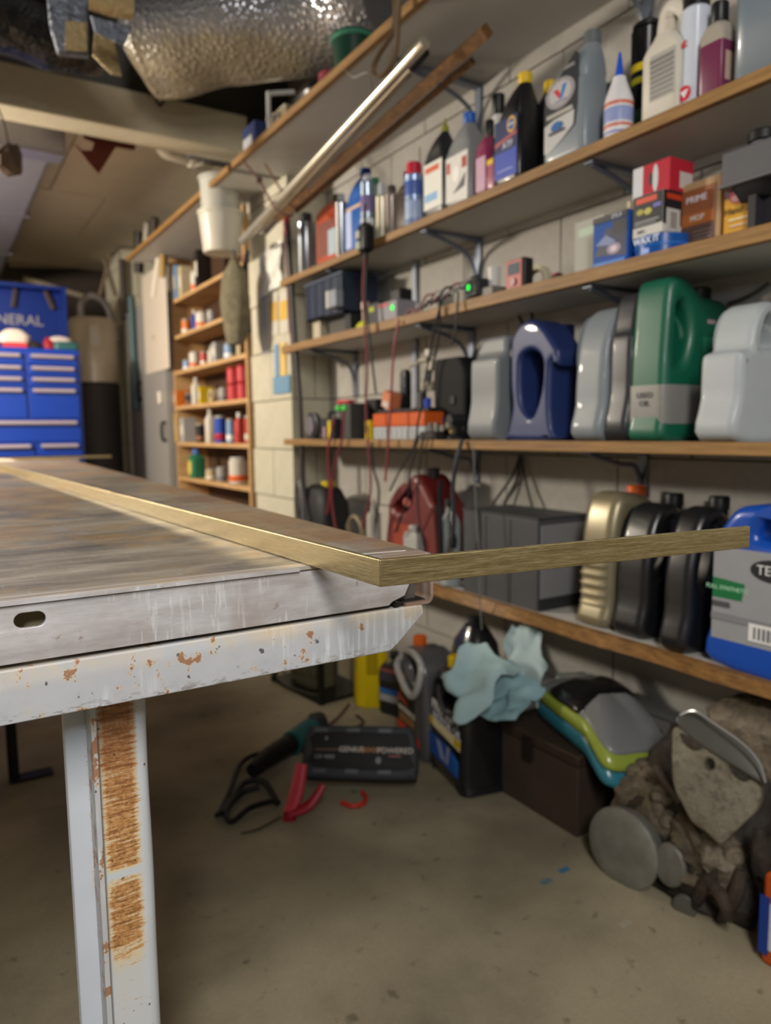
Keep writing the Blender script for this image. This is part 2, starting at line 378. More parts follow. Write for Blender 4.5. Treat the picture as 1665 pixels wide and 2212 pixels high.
# pilaster at the end of the shelves
PX, PY0, PY1 = 1.247, 2.73, 3.155
pil = struct('wall_pilaster', box(PX+.011, XW+.01, PY0+.011, PY1, 0, 2.14), MORT, smooth=0)
blocks(pil, PX, PY0, PY1, 2.14, PY0, BLOCK2)
blocks(pil, PY0, PX+.0125, XW, 2.14, PX-.1, BLOCK2, 'X')
pil2 = struct('wall_pier', box(1.21, XW, 5.35, 5.9, 0, 2.14), MORT, smooth=0)
blocks(pil2, 1.198, 5.35, 5.9, 2.14, 5.35, BLOCK2); blocks(pil2, 5.338, 1.2, XW, 2.14, 1.1, BLOCK2, 'X')
struct('wall_back', box(-2.6, XW+.1, 6.2, 6.3, 0, 2.5), M('#39302a', .9, var=.4, scale=4), smooth=0)
struct('wall_left', box(-2.7, -2.6, -1.8, 6.3, 0, 2.5), M('#9a948a', .9), smooth=0)
struct('wall_front', box(-2.7, XW+.1, -1.9, -1.8, 0, 2.5), M('#8f8a80', .9), smooth=0)
struct('ceiling', box(-2.7, XW+.1, -1.9, 3.1, 2.5, 2.55), M('#3a3733', .9, var=.3, scale=5), smooth=0)
c2 = struct('ceiling_boarded', box(-2.7, XW+.1, 3.1, 6.3, 2.16, 2.2), M('#5f574b', .9), smooth=0)
CB = mat_block('#b3a994', '#c8bfab', 'ceiling_paint')
for i, (x0, x1, y0, y1) in enumerate([(-2.6,-.6,3.1,4.3),(-.6,.62,3.1,4.3),(.62,XW,3.1,4.3),(-2.6,-.3,4.3,5.2),(-.3,.9,4.3,5.2),(.9,XW,4.3,5.2),(-2.6,.3,5.2,6.2),(.3,XW,5.2,6.2)]):
    put('panel', box(x0+.003, x1-.003, y0+.003, y1-.003, 2.148+.002*(i % 2), 2.162), CB, c2, smooth=0)
beam = struct('ceiling_beam', box(-2.6, 1.19, 2.975, 3.12, 2.02, 2.165), mat_block('#b0a68f', '#c6bca4', 'beam_paint'), smooth=0, bev=.006)
# ---------------------------------------------------------------- shelf boards, their wood edges and steel brackets
BRK = M('#6f7684', .4, .4, var=.05)
def shelf(name, label, xf, y0, y1, zt, th, lab, wavy=False, grp='long wall shelves'):
    t = thing(name, label, 'shelf', (xf, (y0+y1)/2, zt-th), 0)
    L = (y1-y0)/2
    put('board', box(.018, XW-xf-.001, -L, L, 0, th), SHELFMAT, t, smooth=0)
    if wavy:
        V = []; n = 60
        rr = []
        for i in range(n+1):
            y = -L+2*L*i/n; q = noise.noise(Vector((y*3.1, 0, 3)))*.012; q2 = noise.noise(Vector((y*4.1, 5, 3)))*.010
            rr.append([(-.004-q, y, -.002+q2*.6), (.018, y, -.004), (.018, y, th), (-.004+q, y, th)])
        put('edge', loft(rr), mat_wood('#8f6736', '#b88c52', '#5f421f', (4, 14, 60), 'rough_wood'), t)
    else: put('edge', box(0, .018, -L, L, -.001, th+.0005), WOOD, t, smooth=0, bev=.001)
    return t
SH = {}
SH[1] = shelf('wall_shelf', 'topmost long white shelf with wooden front edge, tubes slung beneath it', 1.035, -.1, 2.76, 1.894, .022, '')
SH[2] = shelf('wall_shelf', 'long white shelf with wooden edge holding the small oil bottles, second from top', XF, -.1, 2.715, 1.465, .021, '')
SH[3] = shelf('wall_shelf', 'long white shelf with wooden edge holding the boxes and cables', XF, -.1, 2.715, 1.215, .026, '')
SH[4] = shelf('wall_shelf', 'long shelf at eye level holding the big green and white jugs', XF, -.1, 2.715, .855, .022, '')
SH[5] = shelf('wall_shelf', 'lowest long shelf with rough wavy wooden edge, holding black and blue jugs', XF, -.1, 2.715, .444, .026, '', True)
SH[6] = shelf('wall_shelf', 'short top board above the narrow wooden shelf unit', 1.035, 2.8, 4.5, 1.894, .022, '')
def bracket(y, zt, arm, drop, label, grp):
    t = thing('shelf_bracket', label, 'bracket', (XW-.001, y, zt), 0, None)
    put('wall_plate', box(-.006, 0, -.014, .014, -drop, -.0005), BRK, t, smooth=0, bev=.001)
    g = loft([[(-arm, -.012, -.0005), (-arm, .012, -.0005), (-arm, .012, -.006), (-arm, -.012, -.006)], [(0, -.012, -.0005), (0, .012, -.0005), (0, .012, -.012), (0, -.012, -.012)]])
    put('arm', g, BRK, t, smooth=0)
    P = [(-.003, 0, -drop*.8), (-.03, 0, -drop*.35), (-arm*.45, 0, -.03), (-arm*.95, 0, -.006)]
    put('brace', sweep(P, .006, 6), BRK, t)
for y, zt, arm, drop, lab in [
    (Ypx(1035, XW, 1.75), 1.871, .30, .22, 'blue-grey steel bracket under the topmost shelf by the two black bottles'),
    (Ypx(1400, XW, 1.8), 1.871, .30, .20, 'blue-grey steel bracket under the topmost shelf behind the cream jug'),
    (Ypx(1035, XW, 1.38), 1.443, .20, .19, 'blue-grey bracket under the second shelf above the green-lit charger'),
    (Ypx(1405, XW, 1.38), 1.443, .20, .19, 'blue-grey bracket under the second shelf behind the red box'),
    (Ypx(815, XW, 1.3), 1.443, .20, .16, 'blue-grey bracket under the second shelf behind the dark crate'),
    (Ypx(1020, XW, 1.1), 1.188, .20, .19, 'blue-grey bracket under the third shelf behind the black case'),
    (Ypx(1400, XW, 1.1), 1.188, .20, .17, 'blue-grey bracket under the third shelf above the green jug'),
    (Ypx(770, XW, 1.1), 1.188, .20, .17, 'blue-grey bracket under the third shelf at its left end'),
    (Ypx(1030, XW, .78), .832, .19, .11, 'blue-grey bracket below the eye-level shelf beside the hanging black cables'),
    (Ypx(1390, XW, .78), .832, .19, .11, 'blue-grey bracket below the eye-level shelf above the bronze bottle'),
    (Ypx(1380, XW, .38), .417, .19, .06, 'blue-grey bracket tip below the lowest shelf')]:
    bracket(y, zt, arm, drop, lab, '')
for px, z0, z1, lab in [(900, 1.22, 1.45, 'pale grey metal upright strip between the second and third shelves'), (900, .9, 1.188, 'pale grey metal upright strip between the third and eye-level shelves')]:
    y = Ypx(px, XW, (z0+z1)/2); tag(put('wall_strip', box(-.012, -.001, -.012, .012, z0, z1), M('#9298a2', .35, .4), loc=(XW, y, 0), bev=.001), lab, 'metal strip')
# ================================================================ welding table
TX, TY, TZ = .388, .548, .77; SHR = .0515
tbl = thing('welding_table', 'steel welding table with scratched brown top and white rusty leg', 'table', (TX, TY, 0))
def shear(g): return [Vector((v[0]+SHR*v[1], v[1], v[2])) for v in g[0]], g[1]
def prof_extrude(P, y0, y1): return loft([[(x, y0, z) for x, z in P], [(x, y1, z) for x, z in P]])
def fold(x, z, r, a0, a1, n=6): return [(x+r*math.cos(math.radians(a0+(a1-a0)*i/n)), z+r*math.sin(math.radians(a0+(a1-a0)*i/n))) for i in range(n+1)]
T = .003
outer = [(-1.35, TZ)]+fold(-.007, TZ-.007, .007, 90, 0)+fold(-.007, TZ-.041, .007, 0, -90)+[(-.03, TZ-.048)]
inner = [(-.03, TZ-.048+T)]+fold(-.007, TZ-.041, .007-T, -90, 0)+fold(-.007, TZ-.007, .007-T, 0, 90)+[(-1.35, TZ-T)]
put('table_top', shear(prof_extrude(outer+inner, -.0005, 3.25)), mat_top(), tbl, smooth=30, label='scratched brown steel top with ochre and blue patches')
AP = mat_apron()
def stad(x0, x1, z0, z1, n=8):
    r = (z1-z0)/2; zc = (z0+z1)/2
    return [(x1-r+r*math.cos(a), zc+r*math.sin(a)) for a in [(-.5+i/n)*PI for i in range(n+1)]]+[(x0+r+r*math.cos(a), zc+r*math.sin(a)) for a in [(.5+i/n)*PI for i in range(n+1)]]
g = slab([(-1.33, .725), (-.047, .725), (-.043, .728), (-.030, .732), (-.018, .755), (-.018, .7655), (-1.33, .7655)], [stad(-.347, -.327, .749, .7595)], .004, .0008, 0, 2)
put('apron', mv(g, 0, .0035, 0), AP, tbl, label='bare ground steel apron with one oblong slot', smooth=50)
put('edge_strip', prof_extrude([(-1.33, .7662), (-.135, .7662), (-.135, .7692), (-1.33, .7692)], -.0015, .0), AP, tbl, smooth=0)
put('end_plate', box(-.060, -.012, .012, .015, .726, .762), M('#6d6a66', .4, .6), tbl, smooth=0)
put('inner_plate', box(-1.3, -.05, .030, .034, .70, .757), M('#c8b88e', .6), tbl, smooth=0)
CH = mat_chip()
g = slab([(-1.33, .684), (-.048, .684), (-.040, .689), (-.011, .714), (-.013, .7215), (-.022, .7222), (-1.33, .7222)], [], .0045, .0016, 0, 3)
put('rail', mv(g, 0, .0006, 0), CH, tbl, label='grey-white painted rail with rust chips and an angled end', smooth=50)
put('rail_flange', box(-1.33, -.02, .003, .05, .7175, .7215), CH, tbl, smooth=0)
put('clip', add(box(-.036, -.006, .004, .03, .7225, .7262), box(-.041, -.037, -.001, .012, .7235, .7285)), M('#2c2826', .5, .5), tbl, bev=.0006)
# front leg: folded channel
LEG, LEG2 = mat_leg(), mat_leg2()
lx = .098-TX
pr = [(0, .060), (0, .052), (.001, .0515)]
chan = [(.0, .0585)]+[(.033, .0585)]+[(.033+.009*math.sin(math.radians(a)), .0675-.009*math.cos(math.radians(a))) for a in range(0, 91, 15)]+[(.042, .10)]
chan_in = [(.0385, .10)]+[(.033+.0055*math.sin(math.radians(a)), .0675-.0055*math.cos(math.radians(a))) for a in range(90, -1, -15)]+[(0, .062)]
def vert_extrude(P, z0, z1, n=24, wob=.0):
    rr = []
    for i in range(n+1):
        z = z0+(z1-z0)*i/n; q = noise.noise(Vector((0, 0, z*9)))*wob
        rr.append([(x+(q if x > .03 else 0), y, z) for x, y in P])
    return loft(rr)
leg = put('leg', vert_extrude(chan+chan_in, 0, .668, 30, .0016), LEG, tbl, (lx, 0, 0), label='white leg channel with a broad combed band of orange rust')
put('leg_rib', box(-.0045, -.0003, .048, .085, 0, .672), mat_chip('rib_paint', rust=.50), leg, smooth=0, bev=.0006)
bp = [(-.0215, .079), (-.0205, .0745), (-.018, .073), (-.004, .073), (-.004, .076), (-.018, .076)]
bp = [(x, y) for x, y in bp]
rp = put('leg_flange', vert_extrude(bp+[(-.0185, .079)], 0, .70, 12), LEG2, leg)
put('wire', sweep([(.043, .085, .655), (.047, .088, .62), (.0425, .088, .58), (.047, .088, .54), (.043, .088, .50)], .0007, 6), M('#7a6040', .5, .6), leg)
for lx2, ly2 in [(-1.25, .06), (-1.25, 3.1), (.02, 3.1)]:
    put('leg', add(box(-.02, .02, 0, .004, 0, .72), box(-.02, -.016, 0, .04, 0, .72)), CH, tbl, (lx2, ly2, 0), smooth=0)
f = W(32, 1688, 'Z', 0)
put('leg', add(box(-.012, .012, 0, .004, 0, .72), box(-.012, -.008, 0, .03, 0, .72), box(-.012, .09, -.015, .03, 0, .006)), M('#24221f', .6, .4), tbl, (f.x-TX, f.y-TY, 0), smooth=0, label='thin dark middle leg with a flat foot')
put('scribe_line', sweep([(-.098, .030, TZ+.0001), (-.018, .018, TZ+.0001)], .0003, 5, 0), M('#f0ece6', .4), tbl)
# ---------------------------------------------------------------- brass angle lying on the table
BR = mat_brass()
C0 = Vector((.2655, .440)); A1 = Vector((.187, 2.66)); B1 = Vector((.637, .3955))
ua = (A1-C0).normalized(); ub = (B1-C0).normalized(); t_ = .0045
na = Vector((ua.y, -ua.x)); nb = Vector((-ub.y, ub.x))
def isect(p, d, q, e):
    k = ((q.x-p.x)*e.y-(q.y-p.y)*e.x)/(d.x*e.y-d.y*e.x); return p+d*k
Ci = isect(A1+na*t_, ua, B1+nb*t_, ub)
poly = [C0, B1, B1+nb*t_, Ci, A1+na*t_, A1]
cen = Vector((C0.x, C0.y))
g = loft([[(p.x-cen.x, p.y-cen.y, z) for p in poly] for z in (0, .0200)])
bo = put('brass_bar', g, BR, loc=(cen.x, cen.y, .7702), smooth=25, bev=.0009, seg=3)
tag(bo, 'long brushed brass flat bar bent to a right angle, overhanging the table corner', 'brass bar')
x0, x1 = Xpx(-60, 3.72, .78), Xpx(238, 3.72, .78)
tag(put('brass_strip', box(x0, x1, -.012, .012, 0, .012), BR, loc=(0, 3.70, .7702), bev=.001), 'thin brass strip lying across the far end of the table', 'brass strip')
p = W(10, 975, 'Y', 3.6)
tag(put('folded_paper', loft([[(-.16, -.05, 0), (.05, -.05, 0), (.04, .05, 0), (-.16, .05, 0)], [(-.16, -.045, .012), (.03, -.045, .004), (.025, .045, .006), (-.16, .045, .02)]]), M('#e8d8c6', .7), loc=(p.x, 3.6, .7703), bev=.001), 'pale folded paper at the far left of the table', 'paper')
# ================================================================ containers
def PL(col, rough=.38, **k): return M(col, rough, var=.06, **k)
def patch(root, items, yf):
    """flat printed patches and lettering on the front face (local -Y) at depth yf"""
    for i, it in enumerate(items):
        y = -yf-.0004*(i+1)
        if it[0] == 'box':
            _, x0, x1, z0, z1, col = it[:6]; put('label', box(x0, x1, y, y+.0012+.0004*i, z0, z1), PL(col, .45), root, smooth=0)
        elif it[0] == 'oval':
            _, x, z, rx, rz, col = it[:6]; g = rot(lathe([(1, 0), (1, .0012)], 24), PI/2, 'X'); put('emblem', mv(scl(g, rx, 1, rz), x, y+.0012, z), PL(col, .45), root, smooth=0)
        elif it[0] == 'poly':
            _, pts, col = it[:3]; put('print', loft([[(x, y, z) for x, z in pts], [(x, y+.001, z) for x, z in pts]]), PL(col, .45), root, smooth=0)
        elif it[0] == 'text':
            _, s, x, z, size, col = it[:6]; put('lettering', mv(text_geo(s, size), x, y, z), PL(col, .5), root, smooth=0)
def capg(r, z0, z1, n=20): return add(lathe([(r*.96, z0), (r, z0+.001), (r, z1-.002), (r*.9, z1)], n))
def flat_bottle(label, pos, w, d, h, col, capcol, capr, neckx, zsh, capz, items=(), rough=.35, rz=AISLE, cat='bottle', name='oil_bottle', tip=None, group=None, zlow=.0):
    t = thing(name, label, cat, pos, rz, group)
    hw, hd = w/2, d/2
    secs = [(0, hw-.006, hd-.006, 5), (.004, hw-.001, hd-.001, 6), (.012, hw, hd, 7), (zsh*.98, hw, hd, 7), (zsh, hw*.985, hd*.97, 5, neckx*.01)]
    n = 5
    for i in range(1, n+1):
        q = i/n; s = q*q*q
        secs.append((zsh+(capz-zsh)*q, hw+(capr*.92-hw)*q, hd+(capr*.92-hd)*s, 6-4*q, neckx*q))
    secs.append((capz+.004, capr*.85, capr*.85, 2, neckx))
    put('body', body(secs), PL(col, rough, coat=.2), t, smooth=50)
    if tip: put('tip', mv(lathe([(capr, capz), (capr, capz+.012), (capr*.45, capz+.02), (.002, h)], 16), neckx), PL(capcol, .4), t)
    else: put('cap', mv(capg(capr, capz, h), neckx), PL(capcol, .4), t)
    patch(t, items, hd); return t
def can(label, pos, r, h, col, capcol, capz, items=(), metal=0., name='spray_can', dome=.012, caprr=None, band=(), cat='can', rough=.25, nozzle=None, group=None):
    t = thing(name, label, cat, pos, AISLE, group)
    put('body', lathe([(r-.002, 0), (r, .002), (r, .006), (r*.985, .008), (r*.985, capz-dome), (r, capz-dome+.002), (r*.7, capz-.002), (r*.6, capz)], 28), M(col, rough, metal, .05), t)
    for z0, z1, c in band: put('band', lathe([(r*.988, z0), (r*.99, z0+.001), (r*.99, z1-.001), (r*.988, z1)], 28), PL(c, .3), t)
    cr = caprr or r*.62; put('cap', lathe([(cr, capz-.004), (cr, h-.004), (cr*.85, h)], 24), PL(capcol, .35), t)
    if nozzle: put('nozzle', sweep([(0, 0, h-.002), (0, 0, h+nozzle)], .002, 8, 0), PL('#c0c0c0'), t)
    for it in items:
        _, s, z, size, c = it; put('lettering', mv(text_geo(s, size), 0, -r*1.0, z), PL(c, .5), t, smooth=0)
    return t
def spot(pxL, pxC, X, z):   # far and near Y of an aisle facing side
    return Ypx(pxL, X, z), Ypx(pxC, X, z)
Z2, Z3, Z4, Z5 = 1.4655, 1.2155, .8553, .4443
def shelf2(label, pxL, pxC, top, d, X=1.212, **k):
    y1, y0 = spot(pxL, pxC, X, Z2+.05); h = Zpy(top, X+d/2, (y0+y1)/2)-Z2
    return (X+d/2, (y0+y1)/2, Z2), y1-y0, h
# --- second shelf, far end first
def s2can(label, pxL, pxR, top, col, cap, capfrac=.86, X=1.245, **k):
    y1, y0 = spot(pxL, pxR, X, Z2+.05); r = (y1-y0)/2*.70; h = Zpy(top, X, (y0+y1)/2)-Z2
    return can(label, (X, (y0+y1)/2, Z2), r, h, col, cap, h*capfrac, **k)
def s2bot(label, pxL, pxC, top, d, col, cap, capr, nf, shf, capf, X=1.212, **k):
    p, w, h = shelf2(label, pxL, pxC, top, d, X)
    items = [tuple((v*w if j in (1, 2) else v*h) if isinstance(v, float) and it[0] == 'box' and j in (1, 2, 3, 4) else v for j, v in enumerate(it)) for it in k.pop('items', [])]
    items = [(it[0], it[1]*w, it[2]*h, it[3]*w, it[4]*h, it[5]) if it[0] == 'oval' else (it[0], it[1], it[2]*w, it[3]*h, it[4]*h, it[5]) if it[0] == 'text' else (it[0], [(a*w, b*h) for a, b in it[1]], it[2]) if it[0] == 'poly' else it for it in items]
    return flat_bottle(label, p, w, d, h, col, cap, capr, nf*w, shf*h, capf*h, items, **k)
s2can('', 650, 676, 462, '#8d9299', '#22242a', .88, metal=.8, caprr=None)['label'] = 'shiny grey can with black cap at the far left end of the second shelf'
s2bot('orange-red bottle with dark cap at the left end of the second shelf', 680, 733, 425, .07, '#b64a2a', '#26201e', .018, .1, .80, .90, items=[('box', -.36, .30, .10, .62, '#7c4438'), ('box', .06, .42, .08, .46, '#a9b9c4')], name='orange_bottle')
s2can('', 729, 747, 420, '#a9adb2', '#c9cdd2', .9, metal=.9, X=1.225)['label'] = 'thin chrome spray can right of the orange-red bottle'
s2bot('blue jug with a pale blue label on the second shelf', 745, 783, 368, .08, '#1d5fb4', '#123f86', .018, .12, .60, .9, items=[('box', -.45, -.12, .04, .50, '#b6c4ea'), ('box', -.40, .45, .50, .54, '#d0b090')], name='blue_bottle')
s2can('', 783, 806, 378, '#9fb0c4', '#c8ccd6', .92, metal=.7, X=1.225, band=((.02, .08, '#d8dce2'), (.10, .15, '#7a6a9a')))['label'] = 'chrome and lilac spray can beside the blue jug'
s2can('', 802, 822, 385, '#2f6b58', '#3c7d66', .92, X=1.26)['label'] = 'dark green can tucked behind the chrome and lilac can'
s2can('', 815, 836, 397, '#c9c2ae', '#b7bcc0', .80, metal=.3, X=1.222)['label'] = 'cream can with silver top next to the dark green can'
s2can('', 835, 858, 402, '#8a7f78', '#4c4440', .86, X=1.225, metal=.2)['label'] = 'grey-brown can between the cream can and the dark brown bottle'
s2bot('dark brown bottle with trigger top on the second shelf', 852, 882, 372, .05, '#3d302b', '#4a403c', .014, 0, .62, .80, name='brown_bottle')
y = Ypx(895, 1.235, Z2)
c = can('slim blue and silver spray can with red cap on the second shelf', (1.235, y, Z2), .028, .178, '#93a9d4', '#c21f3c', .150, metal=.35, band=((.085, .125, '#4a66ae'), (.02, .07, '#a6b8dc')), caprr=.022)
put('straw', sweep([(0, .02, .13), (0, .02, .225)], .0018, 6, 0), PL('#5c5c58'), c)
s2bot('black bottle with a white label and yellow-green pointed tip', 914, 957, 262, .055, '#1f2225', '#8c8a2c', .011, .20, .62, .86, tip=True, items=[('box', -.46, .44, .08, .56, '#e2e2dc'), ('box', -.38, .30, .46, .52, '#d2603c'), ('box', -.40, .20, .16, .24, '#86b2e0')])
s2bot('silver-grey bottle with blue cap and white label', 961, 1014, 250, .055, '#7d8082', '#2459b0', .0165, .16, .62, .88, items=[('box', -.46, .42, .06, .56, '#d9d8d4'), ('box', -.42, -.28, .38, .50, '#b04a38'), ('box', .20, .38, .38, .50, '#a8402e'), ('poly', [(-.15, .14), (.30, .18), (.34, .32), (.1, .22)], '#55565a'), ('oval', -.02, .34, .14, .09, '#efeeea')])
s2bot('slim magenta bottle with black cap beside the black jug', 1026, 1050, 262, .05, '#8a3358', '#1b1b1d', .011, .1, .60, .78, items=[('box', -.42, .40, .05, .50, '#c39cb6')])
s2bot('slim pink bottle with a yellow band leaning on the black jug', 1050, 1066, 330, .04, '#a9687c', '#2a2224', .009, 0, .7, .85, items=[('box', -.4, .4, .66, .80, '#d8b820')])
y = Ypx(1075, 1.34, Z2); h = Zpy(205, 1.34, y)-Z2
flat_bottle('white bottle with black cap standing behind the black oil jug', (1.34, y, Z2), .06, .05, h, '#d3d3ce', '#19191b', .017, 0, h*.5, h*.82)
NAPA = [('box', -.46, .44, .06, .60, '#26305c'), ('box', -.44, .42, .06, .30, '#3a50b0'), ('poly', [(-.44, .36), (.42, .42), (.42, .45), (-.44, .40)], '#a8585c'),
        ('oval', .22, .52, .17, .075, '#c9a24c'), ('oval', .22, .52, .12, .05, '#3556a0'), ('text', 'NAPA', .22, .52, .035, '#f0ead0'), ('text', 'ATF', .10, .345, .085, '#d8dcea'), ('box', -.3, .3, .115, .13, '#8fa0dc')]
s2bot('black oil jug with yellow cap and blue label reading ATF', 1066, 1120, 168, .075, '#101114', '#d8b51c', .0165, .26, .55, .90, items=NAPA, name='oil_jug', cat='oil jug')
y = Ypx(1166, 1.30, Z2); h = Zpy(182, 1.30, y)-Z2
flat_bottle('black bottle with yellow cap half hidden behind the grey oil bottle', (1.31, y, Z2), .09, .06, h, '#141518', '#d2b01c', .015, .02, h*.55, h*.88)
VAL = [('poly', [(-.44, .12), (-.44, .50), (-.40, .58), (.28, .84), (.36, .80), (.34, .40), (.30, .24), (0, .16), (-.30, .10)], '#24272c'),
       ('poly', [(-.43, .10), (-.43, .33), (-.2, .36), (.27, .37), (.25, .25), (.0, .17), (-.33, .09)], '#b9b9ba'),
       ('oval', -.06, .56, .34, .125, '#8f8d90'), ('oval', -.06, .56, .26, .095, '#b1aeb2'),
       ('poly', [(-.22, .60), (-.11, .60), (-.03, .54), (-.07, .51)], '#c22c34'), ('poly', [(-.07, .51), (-.01, .51), (.10, .62), (.01, .62)], '#2474b4'),
       ('box', -.18, .10, .485, .495, '#6c709a'), ('box', -.36, .24, .375, .41, '#a8a5a0'), ('oval', -.12, .29, .13, .04, '#265f9e'), ('box', -.30, .06, .235, .255, '#4b4d55'), ('box', .05, .28, .72, .75, '#7d7a7a')]
s2bot('large silver-grey oil bottle with slanted shoulder and a red and blue V emblem', 1170, 1262, 92, .075, '#7c858d', '#5f6468', .0185, .36, .62, .90, items=VAL, name='oil_bottle')
y = Ypx(1302, 1.30, Z2); h = Zpy(187, 1.30, y)-Z2
tag(put('charcoal_box', box(-.03, .03, -.035, .035, 0, h), M('#48484d', .6), loc=(1.32, y, Z2), bev=.004), 'charcoal box between the silver-grey oil bottle and the glue bottle', 'box')
y = Ypx(1338, 1.25, Z2); h = Zpy(115, 1.25, y)-Z2
t = thing('glue_bottle', 'white glue bottle with a blue cone tip and blue and red print', 'bottle', (1.245, y, Z2), AISLE)
put('body', lathe([(.026, 0), (.029, .003), (.029, .075), (.027, .085), (.017, .112), (.0135, .122), (.0135, h*.72)], 28), PL('#d7d6da', .35), t)
put('cone_tip', lathe([(.009, h*.72), (.0085, h*.76), (.0025, h), (.0015, h)], 16), PL('#1f4fc0', .35), t)
for z0, z1, c in ((.012, .016, '#6a78c0'), (.024, .030, '#c8705c'), (.034, .062, '#8d9ac8'), (.066, .073, '#c8705c')): put('print', lathe([(.0291, z0), (.0293, z0+.001), (.0293, z1-.001), (.0291, z1)], 28), PL(c, .4), t)
y = Ypx(1392, 1.33, Z2); h = Zpy(52, 1.33, y)-Z2
can('black aerosol can with yellow and green bands behind the cream jug', (1.33, y, Z2), .033, h, '#17181a', '#1c1d20', h*.97, band=((h*.60, h*.66, '#d8bf28'), (h*.50, h*.55, '#a8a428'), (h*.2, h*.3, '#3a5a4a')), caprr=.030)
# cream jug with loop handle
y1, y0 = spot(1380, 1462, 1.212, Z2+.03); w_ = y1-y0; h = Zpy(10, 1.235, (y0+y1)/2-.0)-Z2
t = thing('cream_jug', 'cream plastic jug with loop handle and a grey printed text panel', 'jug', (1.212+.032, (y0+y1)/2, Z2), AISLE)
hw = w_/2; zs = h*.58
put('body', body([(0, hw-.004, .028, 6), (.004, hw, .031, 7), (zs, hw, .031, 7), (zs+.012, hw*.92, .029, 5), (h*.72, hw*.62, .022, 3, -.004), (h*.76, hw*.5, .018, 3, -.006)]), PL('#cbc6ba', .45), t, smooth=50)
hp = [(-hw*.45, h*.68), (-hw*.35, h*.90), (-hw*.1, h*.99), (hw*.35, h*.96), (hw*.78, h*.84), (hw*.92, h*.64)]
put('handle', sweep([(x, 0, z) for x, z in hp], .0085, 10, 6, 1.5), PL('#cbc6ba', .45), t)
put('neck', mv(lathe([(.012, h*.70), (.012, h*.9), (.0135, h*.9), (.0135, h*.98)], 16), -hw*.15, .006), PL('#bdb4a4', .45), t)
patch(t, [('box', -hw*.45, hw*.80, h*.16, zs*.97, '#a9a7a2')]+[('box', -hw*.42, hw*.74, h*.18+i*h*.045, h*.18+i*h*.045+h*.024, '#8a8884') for i in range(8)], .031)
# white can with red emblem, pink bottle, big grey jug
y = Ypx(1497, 1.25, Z2); h = Zpy(15, 1.25, y)-Z2
t = can('white can with a round red emblem near its base and black cap', (1.25, y, Z2), .0275, h+.03, '#c3cad8', '#151517', h, caprr=.0235)
g = rot(lathe([(.0135, 0), (.0135, .0015)], 24), PI/2, 'X'); put('emblem', mv(rot(g, 0), 0, -.0268, .026), PL('#c42a34'), t, smooth=0)
put('print', loft([[(-.009, -.0286, .030), (.009, -.0286, .032), (.001, -.0286, .018)], [(-.009, -.028, .030), (.009, -.028, .032), (.001, -.028, .018)]]), PL('#d8d6e0'), t, smooth=0)
put('lettering', mv(text_geo('at', .022, bold=.02), -.006, -.0284, h*.62), PL('#c83a38'), t, smooth=0)
y = Ypx(1548, 1.24, Z2); h = .165
t = thing('pink_bottle', 'translucent bottle filled with plum-coloured liquid, black cap', 'bottle', (1.24, y, Z2), AISLE)
put('body', body([(0, .022, .022, 6), (.004, .024, .024, 7), (.088, .024, .024, 7), (.0885, .024, .024, 7)]), PL('#6e2f4e', .3), t, smooth=50)
put('upper_body', body([(.0885, .024, .024, 7), (.105, .024, .024, 7), (.118, .020, .020, 4), (.126, .014, .014, 2)]), PL('#a19a8e', .35), t, smooth=50)
put('cap', capg(.015, .126, .16), PL('#17171a'), t)
put('label', box(.0238, .0250, -.014, .016, .022, .07), PL('#b8a090'), t, smooth=0)
y1 = Ypx(1575, 1.212, Z2); y0 = y1-.125
t = thing('grey_jug', 'big slate-grey jug with a ribbed edge at the right end of the second shelf', 'jug', (1.212+.045, (y0+y1)/2, Z2), AISLE)
put('body', body([(0, .056, .038, 6), (.006, .062, .044, 7), (.17, .062, .044, 7), (.21, .05, .036, 5), (.235, .02, .02, 2)]), PL('#6f7b86', .3, coat=.3), t, smooth=50)
put('cap', capg(.02, .235, .26), PL('#202226'), t)
for i in range(9): put('rib', mv(scl(lathe([(.001, -1), (.7, -.7), (1, 0), (.7, .7), (.001, 1)], 12), .007, .004, .0035), .022, -.0435, .052+i*.0125), PL('#8c99a6', .25), t)
patch(t, [('box', .036, .061, .035, .19, '#17191e'), ('box', .040, .056, .05, .062, '#7c828c')], .0435)
# ================================================================ third shelf
def carton(label, pos, w, d, h, col, items=(), rz=AISLE, side=None, name='carton', cat='box', group=None):
    t = thing(name, label, cat, pos, rz, group); put('carton', box(-w/2, w/2, -d/2, d/2, 0, h), M(col, .6, var=.05), t, smooth=0, bev=.0012)
    patch(t, items, d/2)
    if side:
        for i, (y0, y1, z0, z1, c) in enumerate(side): put('print', box(w/2-.001, w/2+.0004*(i+1), y0, y1, z0, z1), PL(c, .5), t, smooth=0)
    return t
y1, y0 = spot(652, 735, 1.215, 1.24); yc = (y0+y1)/2
st = thing('crate_stand', 'small beige block stand under the dark blue crate', 'stand', (1.30, yc, Z3), AISLE)
hs = Zpy(697, 1.23, y1)-Z3
put('post', box(-.13, -.07, -.05, .05, 0, hs), M('#b5ab95', .6), st, smooth=0, bev=.002); put('panel', box(-.069, .10, -.02, .0, 0, hs), M('#4d4a44', .6), st, smooth=0); put('foot', box(.10, .14, -.04, .06, 0, hs), M('#1d1e20', .5), st, smooth=0, bev=.002)
hc = 1.435-Z3-hs
crate = thing('plastic_crate', 'dark navy plastic crate at the left end of the third shelf', 'crate', (1.30, yc, Z3+hs), AISLE)
